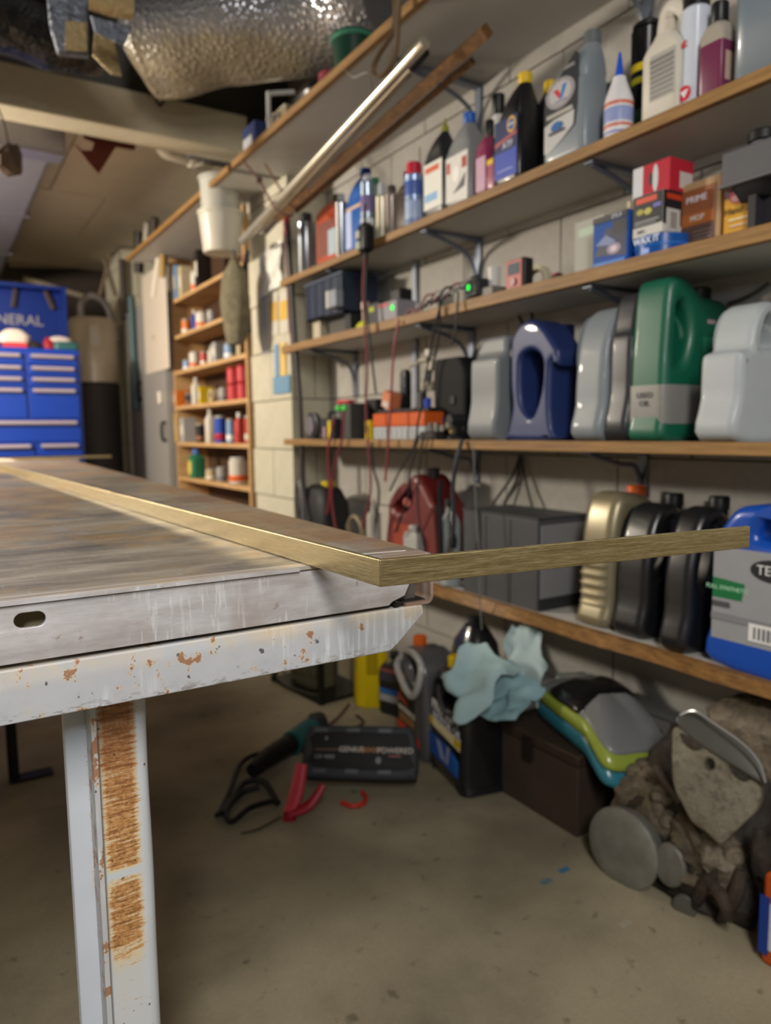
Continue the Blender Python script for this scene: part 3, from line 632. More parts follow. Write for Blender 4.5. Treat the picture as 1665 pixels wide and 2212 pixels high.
put('body', add(box(-.14, .14, -.07, .07, 0, .006), box(-.14, .14, -.07, -.065, 0, hc*.9), box(-.14, .14, .065, .07, 0, hc*.9), box(-.14, -.135, -.065, .065, 0, hc*.9), box(.135, .14, -.065, .065, 0, hc*.9)), PL('#262f42', .4), crate, smooth=0)
for i in range(5): put('rib', box(-.13+i*.06, -.122+i*.06, -.074, -.070, .004, hc*.88), PL('#39455e', .4), crate, smooth=0)
put('rim', add(box(-.146, .146, -.076, -.065, hc*.86, hc*.93), box(-.146, .146, .065, .076, hc*.86, hc*.93)), PL('#4b5568', .4), crate, smooth=0, bev=.002)
ym = Ypx(722, 1.21, 1.3)
t = thing('plug_adaptor', 'white and grey plug adaptor box against the front of the navy crate', 'adaptor', (1.206, ym, Z3+hs+.012), AISLE)
put('housing', box(-.012, .045, -.014, .016, 0, .058), PL('#8a909c', .4), t, bev=.004); put('face', box(-.030, -.0125, -.014, .016, 0, .060), PL('#c9c8ba', .4), t, bev=.004)
# yellow-green and black items, charger with green light
y = Ypx(778, 1.22, Z3); 
t = thing('work_light', 'yellow-green plastic tool lying left of the black charger', 'tool', (1.24, y, Z3), AISLE)
put('base', mv(body([(0, .034, .022, 3), (.012, .036, .024, 3), (.022, .024, .016, 3)]), 0, 0), PL('#c3c928', .4), t); put('stem', box(-.008, .018, -.01, .012, .020, .060), PL('#a9a48c', .5), t, bev=.003); put('head', cyl(.014, .060, .085), PL('#c8a898', .35), t)
y = Ypx(812, 1.24, Z3)
t = thing('battery_charger', 'black battery charger block with a yellow-green mark', 'charger', (1.26, y, Z3), AISLE)
put('housing', box(-.035, .035, -.03, .03, 0, .075), PL('#1d2128', .45), t, bev=.006); put('mark', box(-.024, .006, -.0312, -.0295, .045, .06), PL('#a8ac22'), t, smooth=0)
y = Ypx(845, 1.23, Z3)
t = thing('trickle_charger', 'grey charger box with a red strip and a glowing green light', 'charger', (1.25, y, Z3), AISLE)
put('housing', box(-.055, .055, -.035, .035, 0, .060), PL('#85848a', .45), t, bev=.005); put('red_strip', box(-.05, .01, -.0362, -.034, .046, .054), PL('#c04048'), t, smooth=0)
LED = M('#18d848', .4, emit=1.6, var=0)
def led(parent, x, y, z, r): put('indicator_light', mv(rot(lathe([(r*.55, 0), (r, 0), (r, .003), (r*.55, .003), (r*.55, 0)], 18, False), PI/2, 'X'), x, y, z), LED, parent)
led(t, .032, -.0345, .036, .008)
y = Ypx(864, 1.30, 1.28)
t = thing('wall_adaptor', 'black plug-in adaptor resting above the grey charger box', 'adaptor', (1.30, y, Z3+.060), AISLE)
put('housing', box(-.028, .028, -.02, .03, .002, .052), PL('#131417', .45), t, bev=.005); put('prong_block', box(-.06, -.028, -.01, .01, .001, .012), PL('#202226', .45), t, bev=.002)
y = Ypx(1022, 1.22, Z3)
t = thing('jump_charger', 'black charger with a round green light on the third shelf', 'charger', (1.25, y, Z3), AISLE-.25)
put('housing', box(-.038, .036, -.035, .035, .004, .052), PL('#17181b', .45), t, bev=.007); put('side_fin', box(.0361, .040, -.03, .03, .008, .048), PL('#2a2c30'), t, bev=.001); led(t, -.008, -.0345, .034, .0075)
for i in range(4): put('button', box(-.03+i*.018, -.02+i*.018, -.0365, -.034, .010, .016), PL('#6c6e70'), t, smooth=0)
y = Ypx(1067, 1.25, Z3); tag(put('white_cup', lathe([(.014, 0), (.017, .05), (.0155, .05), (.013, .004)], 20), PL('#c9c8c6', .4), loc=(1.25, y, 1.241)), 'small white plastic cup between the black charger and the red meter', 'cup')
tag(put('grey_block', box(-.03, .03, -.03, .03, 0, .0252), PL('#6d6a66', .5), loc=(1.25, y, Z3), bev=.003), 'low grey block under the small white cup', 'block')
y1, y0 = spot(1083, 1132, 1.215, Z3); yc = (y0+y1)/2; h = Zpy(558, 1.215, yc)-Z3
t = thing('multimeter', 'red multimeter with a grey screen standing on the third shelf', 'meter', (1.215+.02, yc, Z3), AISLE)
put('housing', box(-.033, .033, -.014, .018, 0, h), PL('#1d1b1c', .45), t, bev=.006); put('red_face', box(-.030, .026, -.0155, -.0135, .003, h-.003), PL('#a23a34', .45), t, bev=.001)
put('screen', box(-.022, .018, -.0168, -.015, h*.50, h*.86), PL('#5f6a72', .7), t, smooth=0); put('dial', mv(rot(lathe([(.009, 0), (.009, .004)], 16), PI/2, 'X'), -.002, -.0155, h*.26), PL('#7c2622'), t)
y = Ypx(1160, 1.30, Z3); ro = .034
t = thing('tape_roll', 'roll of cream masking tape standing on edge', 'tape', (1.30, y, Z3+ro), AISLE+.35)
rg = lambda a, b, w: rot(loft([[(r*math.cos(2*PI*j/28), r*math.sin(2*PI*j/28), z) for j in range(28)] for r, z in ((b, -w), (b, w), (a, w), (a, -w), (b, -w))], False), PI/2, 'X')
put('tape', rg(.022, ro, .012), PL('#c3bba2', .6), t); put('core', rg(.0195, .0222, .0125), PL('#8f7b58', .7), t)
y = Ypx(1205, 1.25, Z3)
t = thing('key_fob', 'small black and red plug lying by the translucent box', 'plug', (1.25, y, Z3), AISLE)
put('housing', body([(0, .022, .012, 3), (.012, .02, .011, 3), (.018, .01, .006, 3)]), PL('#201a1c', .5), t); put('red_end', box(-.014, .004, -.009, .009, .0165, .022), PL('#8e2030'), t, bev=.002)
y1, y0 = spot(1243, 1277, 1.25, Z3); h = Zpy(470, 1.25, (y0+y1)/2)-Z3
carton('pale grey box behind the blue bulb box', (1.29, (y0+y1)/2, Z3), .085, .05, h, '#a5a69e', [('box', -.03, .02, h*.72, h*.86, '#a3b8a2')])
y1, y0 = spot(1276, 1351, 1.215, Z3); w_ = y1-y0; h = Zpy(462, 1.215, (y0+y1)/2)-Z3
carton('blue bulb box with a dark car headlight picture', (1.215+.03, (y0+y1)/2, Z3), w_, .05, h, '#124a9c',
  [('poly', [(-w_*.45, h*.25), (-w_*.1, h*.75), (w_*.46, h*.70), (w_*.46, h*.15), (0, h*.2)], '#0b1c40'), ('box', w_*.08, w_*.47, h*.60, h*.86, '#0c1020'), ('oval', w_*.12, h*.32, w_*.2, h*.11, '#8f7f9c'), ('oval', w_*.12, h*.32, w_*.1, h*.06, '#cdbcc4'), ('poly', [(-w_*.4, h*.45), (-w_*.1, h*.62), (w_*.2, h*.45), (0, h*.40)], '#6c7ca8'), ('box', -w_*.49, w_*.49, h*.88, h*.995, '#14161c'), ('text', 'SYLV', w_*.2, h*.93, h*.12, '#c8d0e0'), ('box', -w_*.45, w_*.45, h*.03, h*.10, '#1a6cc4')])
t = thing('bulb_tube', 'thin brass-coloured tube standing between the blue bulb box and the black box', 'tube', (1.245, Ypx(1356, 1.245, 1.25), Z3), AISLE)
put('tube', cyl(.0035, 0, .125, 12, .0006), M('#b9ad86', .35, .3), t); put('collar', cyl(.0045, .10, .112, 12, .0006), M('#8c8468', .4, .3), t)
# blue round tin, black bulb box, red spark plug box
yt = Ypx(1428, 1.262, Z3); rt = .052
t = thing('wax_tin', 'flat round blue wax tin with white lettering at the bottom of the stack', 'tin', (1.212+rt, yt, Z3), AISLE)
h1 = Zpy(508, 1.212, yt)-Z3
put('tin', lathe([(rt-.001, 0), (rt, .001), (rt, h1-.001), (rt-.002, h1)], 36), PL('#15509e', .3, metal=0.), t); put('rim', lathe([(rt+.0012, h1*.45), (rt+.0018, h1*.5), (rt+.0012, h1*.55)], 36), PL('#2a6cc0', .3), t)
put('lettering', mv(text_geo('WAX IT', .017, bold=.03), .004, -rt-.0016, h1*.72), PL('#c8d4ec'), t, smooth=0); put('print', box(-.006, .010, -rt-.0005, -rt+.01, h1*.1, h1*.35), PL('#8ba4ec'), t, smooth=0)
z1 = Z3+h1+.0005; y1, y0 = spot(1366, 1430, 1.22, z1); w_ = y1-y0; yb = (y0+y1)/2; h2 = Zpy(418, 1.22, yb)-z1
carton('black and white bulb box with orange-red name strip, middle of the stack', (1.22+.032, yb, z1), w_, .064, h2, '#c9c7c4',
  [('box', -w_*.495, w_*.495, h2*.24, h2*.99, '#1d1c22'), ('box', -w_*.4, w_*.30, h2*.80, h2*.93, '#d0503a'), ('oval', -w_*.25, h2*.6, w_*.12, h2*.07, '#a6a04a'), ('oval', w_*.02, h2*.58, w_*.13, h2*.08, '#b8b35a'), ('box', w_*.2, w_*.46, h2*.62, h2*.72, '#6a6ab0'), ('box', -w_*.4, w_*.40, h2*.34, h2*.37, '#a0a2a4'), ('box', -w_*.4, w_*.30, h2*.28, h2*.30, '#a0a2a4'), ('text', '9007', -w_*.2, h2*.12, h2*.1, '#55545a')],
  side=[(-.031, .031, h2*.2, h2*.99, '#17161b'), (-.022, .022, h2*.80, h2*.93, '#b83a1e'), (-.022, .018, h2*.03, h2*.58, '#bcbab6'), (-.010, .008, h2*.12, h2*.5, '#8f8d8a')])
z2 = z1+h2+.0005; y1, y0 = spot(1366, 1446, 1.235, z2); w_ = y1-y0; yb = (y0+y1)/2; h3 = Zpy(352, 1.235, yb)-z2
carton('red spark plug box with a white plug silhouette, top of the stack', (1.235+.035, yb, z2), w_, .07, h3, '#b01f33',
  [('box', -w_*.495, -w_*.22, .001, h3-.001, '#c9ccd2'), ('oval', w_*.12, h3*.5, w_*.075, h3*.42, '#c3c6cb'), ('oval', w_*.0, h3*.5, w_*.05, h3*.2, '#2a2a30')], side=[(-.006, .032, h3*.12, h3*.62, '#c3b9b4')])
# brown carton, yellow oil box, black handle thing, grey filter head
y1, y0 = spot(1440, 1530, 1.262, Z3); w_ = (y1-y0); yb = (y0+y1)/2; h = Zpy(375, 1.262, y0)-Z3
carton('tall tan cardboard box with a rust-brown label behind the stacked boxes', (1.262+.035+.014, yb-.012, Z3), w_, .07, h, '#a98c68',
  [('box', -w_*.46, w_*.40, h*.14, h*.90, '#8a5436'), ('box', -w_*.46, w_*.38, h*.15, h*.38, '#54403c'), ('box', -w_*.46, w_*.38, h*.40, h*.56, '#a4602e'), ('text', 'PRIME', -w_*.05, h*.75, h*.13, '#e4dce6'), ('text', 'MOP', -w_*.02, h*.48, h*.11, '#d8d0cc')]+[('box', -w_*.1, w_*.34, h*(.18+.05*i), h*(.19+.05*i), '#8c7c78') for i in range(3)])
y1, y0 = spot(1557, 1638, 1.262, Z3); w_ = y1-y0; yb = (y0+y1)/2; h = Zpy(408, 1.262, y1)-Z3
carton('yellow and maroon oil can label box reading Lube', (1.262+.03, yb, Z3), w_, .05, h, '#c9962c',
  [('box', -w_*.49, w_*.49, h*.80, h*.995, '#5a3a4c'), ('poly', [(-w_*.49, 0), (w_*.49, 0), (w_*.49, h*.38), (w_*.1, h*.18)], '#7c2438'), ('oval', -w_*.1, h*.82, w_*.26, h*.14, '#b03a50'), ('oval', -w_*.1, h*.78, w_*.2, h*.07, '#cfa2a8'), ('text', 'Hand Lube', w_*.04, h*.56, h*.17, '#3a2a14'), ('box', -w_*.35, w_*.35, h*.38, h*.42, '#dcc89a'), ('box', -w_*.3, w_*.42, h*.27, h*.30, '#d8b8a0'), ('box', -w_*.2, w_*.42, h*.12, h*.15, '#c09090')], name='oil_box')
yb = Ypx(1540, 1.34, 1.31)
t = thing('pry_handle', 'dark curved handle lying on top of the tan cardboard box', 'handle', (1.35, yb+.01, 1.36), AISLE)
put('grip', sweep([(-.09, .0, -.012), (-.04, -.005, -.004), (.02, -.01, .004), (.055, -.01, .012), (.06, .015, .0), (.02, .02, -.006)], .0055, 8), PL('#2c2d35', .4), t); put('shaft', sweep([(-.09, .0, -.012), (-.13, .004, -.016)], .004, 8, 2), M('#55565c', .35, .8), t)
yb = Ypx(1640, 1.27, 1.3); hz = Zpy(385, 1.23, Ypx(1600, 1.23, 1.3))
t = thing('float_filter', 'grey square-bodied pump with black collar at the right end of the third shelf', 'pump', (1.275, yb, Z3), AISLE)
hb = hz-Z3
put('stand', add(box(-.004, .010, -.03, .02, 0, hb*.70), box(.0101, .06, -.01, .02, 0, hb*.70)), PL('#2b2a30', .5), t, smooth=0); put('collar', body([(hb*.66, .03, .022, 4), (hb*.80, .036, .03, 4), (hb*.95, .045, .036, 4)]), PL('#0f0f11', .5), t)
put('body', box(-.052, .07, -.042, .045, hb*.95, hb*.95+.060), PL('#59595d', .5), t, bev=.005); put('flange', box(-.055, .072, -.044, .047, hb*.93, hb*.99), PL('#6a6a6e', .5), t, bev=.002)
put('neck', mv(cyl(.024, hb*.95+.0601, hb*.95+.068), -.0, .0), PL('#8a8a8e', .4), t); put('cap', mv(cyl(.025, hb*.95+.068, hb*.95+.088), -.0, .0), PL('#151517', .5), t)
# ================================================================ eye-level shelf: big jugs seen edge on
def jug(label, X0, Y, z, outline, holes, thick, col, bev=.014, cap=None, items=(), rough=.5, name='plastic_jug', cat='jug', rz=0, coat=.25, capname='cap'):
    t = thing(name, label, cat, (X0, Y, z), rz)
    zmin = min(p[1] for p in outline)
    put('body', slab(outline, holes, thick, bev, 4, 4), PL(col, rough, coat=coat*.5), t, smooth=60, wn=True)
    if cap: cx, z0, z1, r, cc = cap; put('cap', mv(lathe([(r*.8, z0-.02), (r*.86, z0), (r, z0+.001), (r, z1-.003), (r*.9, z1)], 24), cx), PL(cc, .45), t)
    patch(t, items, thick/2); return t
Yg0, Yg1 = Ypx(1430, 1.212, .9), Ypx(1362, 1.212, .9)
tg = Yg1-Yg0+.012
G = jug('large green oil jug with black cap and a grey duct tape band', 1.208, (Yg0+Yg1)/2, Z4,
  [(0, .002), (0, .06), (0, .14), (.004, .21), (.010, .28), (.022, .312), (.05, .318), (.085, .306), (.11, .288), (.15, .284), (.19, .278), (.203, .25), (.205, .15), (.206, .05), (.205, .002), (.1, .0)],
  [[(.032, .16), (.030, .21), (.036, .255), (.052, .268), (.070, .250), (.078, .21), (.066, .165), (.048, .148)]], tg, '#0b5a44', .018, (.155, .284, .309, .024, '#161617'), rough=.45, name='green_jug')
put('duct_tape', body([(.034, .1045, tg/2+.0012, 9, .103), (.036, .1047, tg/2+.0014, 9, .103), (.108, .1047, tg/2+.0014, 9, .103), (.11, .1045, tg/2+.0012, 9, .103)], 60), M('#83827f', .5, .1, bump=.2), G, smooth=40, label='grey duct tape with handwriting')
put('handwriting', mv(rot(text_geo('USED\nOIL', .016), AISLE), -.0027, 0, .082), PL('#3a3a44'), G, smooth=0)
patch(G, [('box', .125, .150, .232, .240, '#b49aa0'), ('box', .115, .15, .165, .205, '#2a7a60')], tg/2)
def aisle_jug_y(pxL, pxC, X=1.212, z=.9): return Ypx(pxL, X, z), Ypx(pxC, X, z)
y1, y0 = aisle_jug_y(1237, 1305); T_ = y1-y0
jug('silver-grey jug with a curved loop handle left of the black jug', 1.208, (y0+y1)/2, Z4,
  [(0, .002), (0, .08), (.003, .15), (.012, .21), (.030, .255), (.06, .282), (.10, .284), (.15, .26), (.18, .20), (.19, .10), (.19, .002)], [[(.035, .16), (.037, .215), (.055, .25), (.085, .252), (.095, .23), (.075, .19), (.06, .15)]], T_, '#7d858c', .02, None, rough=.5, name='silver_jug')
y1, y0 = aisle_jug_y(1312, 1364, 1.22); T_ = max(.055, y1-y0)
jug('tall black jug with a handle, between the silver-grey and the green jugs', 1.216, (y0+y1)/2, Z4,
  [(0, .002), (0, .10), (.002, .20), (.010, .225), (.016, .26), (.028, .296), (.06, .305), (.12, .30), (.17, .26), (.185, .18), (.186, .002)], [[(.040, .215), (.042, .25), (.055, .275), (.08, .277), (.09, .25), (.07, .215)]], T_, '#2c2d33', .016, None, items=[('box', .045, .09, .235, .262, '#8c2430')], rough=.4, name='black_jug')
y1, y0 = aisle_jug_y(1017, 1076); T_ = y1-y0
jug('grey jug with a notched handle at the left of the row of big jugs', 1.208, (y0+y1)/2, Z4,
  [(0, .002), (0, .10), (.001, .195), (.012, .206), (.024, .222), (.028, .255), (.05, .262), (.11, .262), (.15, .24), (.165, .18), (.166, .002)], [[(.05, .205), (.048, .235), (.06, .246), (.10, .246), (.11, .22), (.08, .20)]], T_, '#74787c', .010, None, rough=.5, name='grey_jug')
# dark blue jug, broad side to the aisle
y1, y0 = aisle_jug_y(1093, 1186, 1.212); w_ = y1-y0
jug('dark blue jug with a big oval opening in its front', 1.212+.05, (y0+y1)/2, Z4,
  [(-w_*.5, .002), (-w_*.5, .03), (-w_*.42, .08), (-w_*.46, .14), (-w_*.46, .22), (-w_*.42, .25), (-w_*.22, .278), (w_*.04, .282), (w_*.28, .262), (w_*.5, .225), (w_*.62, .20), (w_*.60, .17), (w_*.46, .18), (w_*.44, .08), (w_*.48, .03), (w_*.48, .002)],
  [[(-w_*.20, .09), (-w_*.24, .16), (-w_*.20, .20), (w_*.04, .212), (w_*.26, .19), (w_*.28, .14), (w_*.18, .085), (w_*.02, .055)]], .09, '#1b2d60', .013, None, rz=AISLE, rough=.5, name='blue_jug')
yb = Ypx(1216, 1.37, .95); h = Zpy(703, 1.37, yb)-Z4; hb = Zpy(775, 1.37, yb)-Z4
flat_bottle('black bottle with a navy blue cap behind the dark blue jug', (1.37, yb, Z4), .08, .07, h, '#202228', '#1c2f6c', .026, .0, hb*.8, hb, rz=0)
# white jug
y1, y0 = Ypx(1507, 1.212, .9), Ypx(1560, 1.212, .9); T_ = .085; yc = y1-T_/2
Wj = jug('white jug with an arched handle and a navy label, right end of eye-level shelf', 1.208, yc, Z4,
  [(0, .002), (0, .08), (.001, .148), (.012, .160), (.03, .166), (.038, .20), (.055, .235), (.085, .250), (.115, .243), (.15, .22), (.195, .19), (.206, .15), (.206, .05), (.206, .002)],
  [[(.060, .170), (.062, .205), (.082, .228), (.105, .222), (.125, .195), (.13, .172), (.095, .166)]], T_, '#aab1b6', .016, (.165, .215, .245, .02, '#d8d8d8'), items=[('box', .105, .17, .028, .13, '#1b2a68'), ('text', 'WASH', .137, .10, .016, '#e8c8b0'), ('text', '&', .137, .055, .02, '#e0b8a8')], name='white_jug', rough=.5)
# ================================================================ lowest shelf
y1, y0 = Ypx(1000, 1.22, .5), Ypx(1160, 1.22, .5); h = Zpy(1125, 1.22, y0)-Z5
t = thing('storage_cabinet', 'dark grey metal box with a lighter grey end panel on the lowest shelf', 'box', (1.22, y0, Z5), 0)
L = y1-y0
put('case', box(0, .17, 0, L, 0, h), M('#46474a', .5, var=.1), t, bev=.003); put('end_panel', box(.006, .166, -.006, -.0003, .03, h-.012), M('#77787b', .45), t, bev=.003); put('lid_edge', box(-.002, .172, -.002, L+.002, h+.0003, h+.006), M('#3a3b3e', .5), t, bev=.001); put('plinth', box(.004, .168, -.004, -.0003, .001, .026), M('#2a2b2e', .5), t, smooth=0)
for k in (.33, .66): put('seam', box(-.0012, -.0001, L*k, L*k+.003, .005, h-.006), M('#2d2e31', .5), t, smooth=0)
y1, y0 = Ypx(1247, 1.235, .5), Ypx(1318, 1.235, .5); T_ = y1-y0
B = jug('bronze-coloured oil jug with orange cap and ribbed sides', 1.232, (y0+y1)/2, Z5,
  [(0, .002), (0, .06), (.002, .14), (.006, .21), (.018, .262), (.035, .290), (.06, .298), (.10, .294), (.14, .28), (.165, .25), (.17, .15), (.17, .002)], [], T_, '#8f866c', .024, (.135, .283, .308, .021, '#e0631c'), rough=.25, name='bronze_jug', coat=.6)
B.children[0].data.materials[0] = M('#8a8168', .35, .4, var=.05)
for i in range(6): put('rib', mv(body([(-.006, .012, T_*.36, 4), (0, .016, T_*.40, 4), (.006, .012, T_*.36, 4)], 20), .008, 0, .03+i*.022), M('#b0a78c', .25, .5, var=.05), B)
patch(B, [('box', .045, .14, .03, .235, '#3a4c8c'), ('box', .05, .10, .15, .18, '#e06a38'), ('box', .045, .10, .215, .25, '#e0702c'), ('box', .06, .13, .05, .10, '#243068')], T_/2)
def black_jug(label, pxL, pxR, X, hh, capx):
    y1, y0 = Ypx(pxL, X, .5), Ypx(pxR, X, .5); T_ = y1-y0
    return jug(label, X-.004, (y0+y1)/2, Z5, [(0, .002), (0, .08), (.002, .15), (.012, .20), (.026, hh-.045), (.05, hh-.012), (.09, hh-.006), (.13, hh-.03), (.165, hh-.07), (.18, .15), (.18, .002)],
      [[(.038, .13), (.036, .18), (.048, hh-.05), (.07, hh-.034), (.088, hh-.05), (.085, .18), (.065, .135)]], T_, '#15161a', .02, (.10+capx, hh-.015, hh+.012, .02, '#101114'), rough=.35, name='black_jug', coat=.5)
black_jug('glossy black oil jug right of the bronze jug on the lowest shelf', 1327, 1397, 1.232, .285, .035)
black_jug('glossy black oil jug beside the large blue jug', 1427, 1490, 1.218, .288, .03)
yb = Ypx(1580, 1.378, .6); hb = Zpy(1122, 1.378, yb)-Z5
flat_bottle('dark bottle with a yellow cap behind the large blue jug', (1.385, yb-.03, Z5), .045, .045, hb+.022, '#1a1b1e', '#d8b820', .023, 0, hb*.8, hb, rz=0)
y1 = Ypx(1532, 1.212, .5); w_ = .235; yc = y1-w_/2
BJ = jug('large bright blue jug with a wide silver label on the lowest shelf', 1.212+.058, yc, Z5,
  [(-w_*.5, .002), (-w_*.5, .10), (-w_*.5, .225), (-w_*.44, .262), (-w_*.33, .293), (-w_*.15, .302), (.0, .30), (w_*.2, .30), (w_*.4, .28), (w_*.5, .24), (w_*.5, .10), (w_*.5, .002)], [[(-w_*.14, .245), (-w_*.10, .275), (w_*.05, .285), (w_*.2, .275), (w_*.22, .25), (w_*.02, .24)]], .116, '#1148a8', .02, (w_*.33, .28, .312, .024, '#d8b820'), rz=AISLE, rough=.3, name='blue_jug', items=[
   ('box', -w_*.485, w_*.48, .052, .222, '#8e9096'), ('poly', [(-w_*.485, .128), (-w_*.24, .128), (-w_*.22, .160), (-w_*.485, .165)], '#146a3c'), ('text', 'FULL SYNTHETIC', -w_*.36, .147, .011, '#a8d8b8'), ('oval', w_*.0, .190, w_*.18, .020, '#26282c'), ('text', 'TECH', .0, .190, .024, '#d8d8da'), ('box', -w_*.48, -w_*.34, .112, .122, '#4a4c50'), ('box', -w_*.485, w_*.48, .088, .100, '#7a7c82'), ('box', -w_*.17, w_*.15, .062, .094, '#d8d8da')]+[('box', -w_*.13+i*.0085, -w_*.13+i*.0085+.004, .067, .088, '#6c6e74') for i in range(6)])
# ================================================================ cluttered left half of the eye-level shelf
def at_shelf(px, X, z): return Vector((X, Ypx(px, X, z+.05), z))
def top_h(py, X, y, z): return Zpy(py, X, y)-z
def item(name, label, cat, px, X, z, rz=AISLE): return thing(name, label, cat, at_shelf(px, X, z), rz)
t = item('flood_lamp', 'dark grey round lamp standing on edge at the left end of the eye-level shelf', 'lamp', 677, 1.245, Z4)
put('shell', mv(rot(lathe([(.02, -.02), (.045, -.012), (.05, .01), (.044, .012), (.02, .0)], 28), PI/2, 'X'), 0, 0, .052), PL('#3c3a3c', .4), t); put('lens', mv(rot(lathe([(.036, .0), (.036, .004)], 24), PI/2, 'X'), 0, -.014, .052), PL('#6f6a6c', .25), t); put('stand', box(-.03, .03, -.02, .03, 0, .01), PL('#29292b'), t, bev=.002)
t = item('tool_case', 'small black tool case with a yellow tag beside the round lamp', 'case', 722, 1.255, Z4)
put('case', box(-.05, .06, -.035, .04, 0, .075), PL('#25262a', .5), t, bev=.008); put('yellow_tag', box(.018, .040, -.037, -.0345, .003, .066), PL('#cdb616'), t, smooth=0); put('grip', sweep([(-.04, -.0, .072), (-.03, -.0, .095), (.03, 0, .095), (.045, 0, .072)], .006, 8), PL('#1b1b1e'), t); put('pink_plug', box(-.012, .008, -.042, -.0371, .004, .044), PL('#a4808c'), t, bev=.002)
t = item('spring_clamps', 'pair of bright green plastic clamps lying on the black case', 'clamp', 738, 1.25, Z4+.1012)
for dx in (-.025, .02): put('jaw', mv(body([(0, .016, .008, 3), (.010, .018, .010, 3), (.018, .010, .006, 3)]), dx), PL('#52c052', .4), t)
put('bar', box(-.06, .05, .0085, .0145, .0, .006), PL('#3f8a44', .4), t, bev=.001)
t = item('dark_box', 'dark charcoal box with a red strip lying on it', 'box', 770, 1.30, Z4); put('box', box(-.045, .045, -.05, .05, 0, .125), M('#3b3b3a', .6), t, bev=.003); put('red_strip', box(-.06, .025, -.048, -.02, .126, .137), PL('#c23a40', .4), t, bev=.003)
t = item('yellow_level', 'short upright yellow bar left of the orange and white box', 'tool', 797, 1.222, Z4); put('bar', box(-.014, .014, -.008, .008, 0, .062), PL('#cdb818', .4), t, bev=.002); put('stripe', box(-.010, .010, -.0092, -.0078, .02, .045), PL('#8c7c18'), t, smooth=0)
y1, y0 = Ypx(806, 1.222, .9), Ypx(916, 1.222, .9); w_ = y1-y0
t = thing('sander_case', 'orange and white box with grooved lower half among the cables', 'box', (1.222+.045, (y0+y1)/2, Z4), AISLE)
put('lower_half', box(-w_/2, w_/2, -.045, .045, 0, .040), PL('#a9adb2', .45), t, bev=.004); put('upper_half', box(-w_/2-.001, w_/2+.001, -.046, .046, .0402, .082), PL('#c8581c', .4), t, bev=.004)
for i in range(9): put('groove', box(-w_*.42+i*w_*.1, -w_*.42+i*w_*.1+.004, -.0458, -.0445, .006, .034), PL('#7d8288'), t, smooth=0)
put('lid_cover', box(-w_/2, w_/2, -.03, .044, .0822, .094), PL('#1f2022', .5), t, bev=.003)
t = item('orange_carton', 'small tilted orange and white carton on top of the orange-white box', 'box', 842, 1.25, Z4+.094); put('carton', rot(box(-.028, .028, -.018, .018, .004, .056), .28, 'Y'), PL('#c8764c', .5), t, bev=.002); put('white_patch', rot(box(-.020, .016, -.0195, -.0178, .008, .026), .28, 'Y'), PL('#c8bdb8'), t, smooth=0)
t = item('handset', 'tall slim black handset standing behind the orange carton', 'handset', 876, 1.30, Z4+.094); put('body', body([(0, .014, .011, 4), (.01, .017, .013, 5), (.11, .017, .013, 5), (.125, .013, .010, 4)]), PL('#141517', .4), t); put('keypad', box(-.010, .010, -.0142, -.0128, .02, .07), PL('#2b2c30'), t, smooth=0); put('display', box(-.010, .010, -.0142, -.0128, .08, .105), PL('#3f444c'), t, smooth=0)
t = item('black_block', 'low black block between the dark box and the orange carton', 'block', 812, 1.345, Z4); put('block', box(-.04, .03, -.02, .02, 0, .139), PL('#131314', .5), t, bev=.004)
t = item('switch_stack', 'tangle of cream and grey switch parts hanging beside the black case', 'hardware', 925, 1.30, Z4+.0941)
for i, (x, z, w2, h2, c) in enumerate([(-.03, 0, .022, .05, '#55565a'), (.0, .052, .045, .028, '#a7a08e'), (-.012, .082, .03, .03, '#8c8a86'), (.02, .112, .035, .026, '#b4aea0'), (-.02, .140, .05, .012, '#a39d8b'), (.01, .154, .03, .022, '#c0bab0')]): put('part', rot(box(x-w2/2, x+w2/2, -.012, .012, z, z+h2), .1*(i % 3-1), 'Y', (x, 0, z)), PL(c, .45), t, bev=.003)
put('blue_knob', mv(cyl(.011, 0, .03), .03, -.024, .0), PL('#2846b8'), t); put('rod', sweep([(-.12, .012, .135), (-.02, .012, .150)], .005, 8, 0), PL('#a29b86'), t)
y1, y0 = Ypx(942, 1.30, 1.0), Ypx(1012, 1.30, 1.0)
t = thing('power_case', 'large tilted black power tool case left of the grey jug', 'case', (1.34, (y0+y1)/2+.0, Z4), AISLE)
put('case', add(body([(0, .075, .05, 8), (.17, .082, .05, 8, -.006), (.20, .078, .05, 8, -.008), (.235, .06, .045, 8, -.02)])), PL('#08090a', .75), t, wn=True); put('blue_badge', box(-.05, -.025, -.0525, -.050, .05, .065), PL('#1c3690'), t, smooth=0); put('latch', box(.01, .03, -.055, -.0502, .10, .125), PL('#1d1e22'), t, bev=.002)
t = item('camera_mount', 'black clamp head with shiny metal knob in front of the black case', 'clamp', 985, 1.25, Z4); put('base', cyl(.026, 0, .012), PL('#17181a'), t); put('post', box(-.013, .013, -.012, .012, .012, .07), PL('#1a1b1e'), t, bev=.003); put('barrel', mv(rot(cyl(.017, -.025, .025), PI/2, 'X'), 0, 0, .055), PL('#202126'), t); put('knob', mv(rot(cyl(.010, .0, .012), PI/2, 'X'), .006, -.024, .04), M('#b8b4ac', .2, .9), t); put('brass_knob', mv(rot(cyl(.007, .0, .012), PI/2, 'X'), .014, -.018, .024), M('#b09868', .25, .9), t)
t = item('socket_tray', 'dark tray of shiny metal fittings right of the orange-white box', 'tray', 940, 1.245, Z4); put('tray', box(-.045, .035, -.025, .03, 0, .024), PL('#2b2522', .6), t, bev=.003)
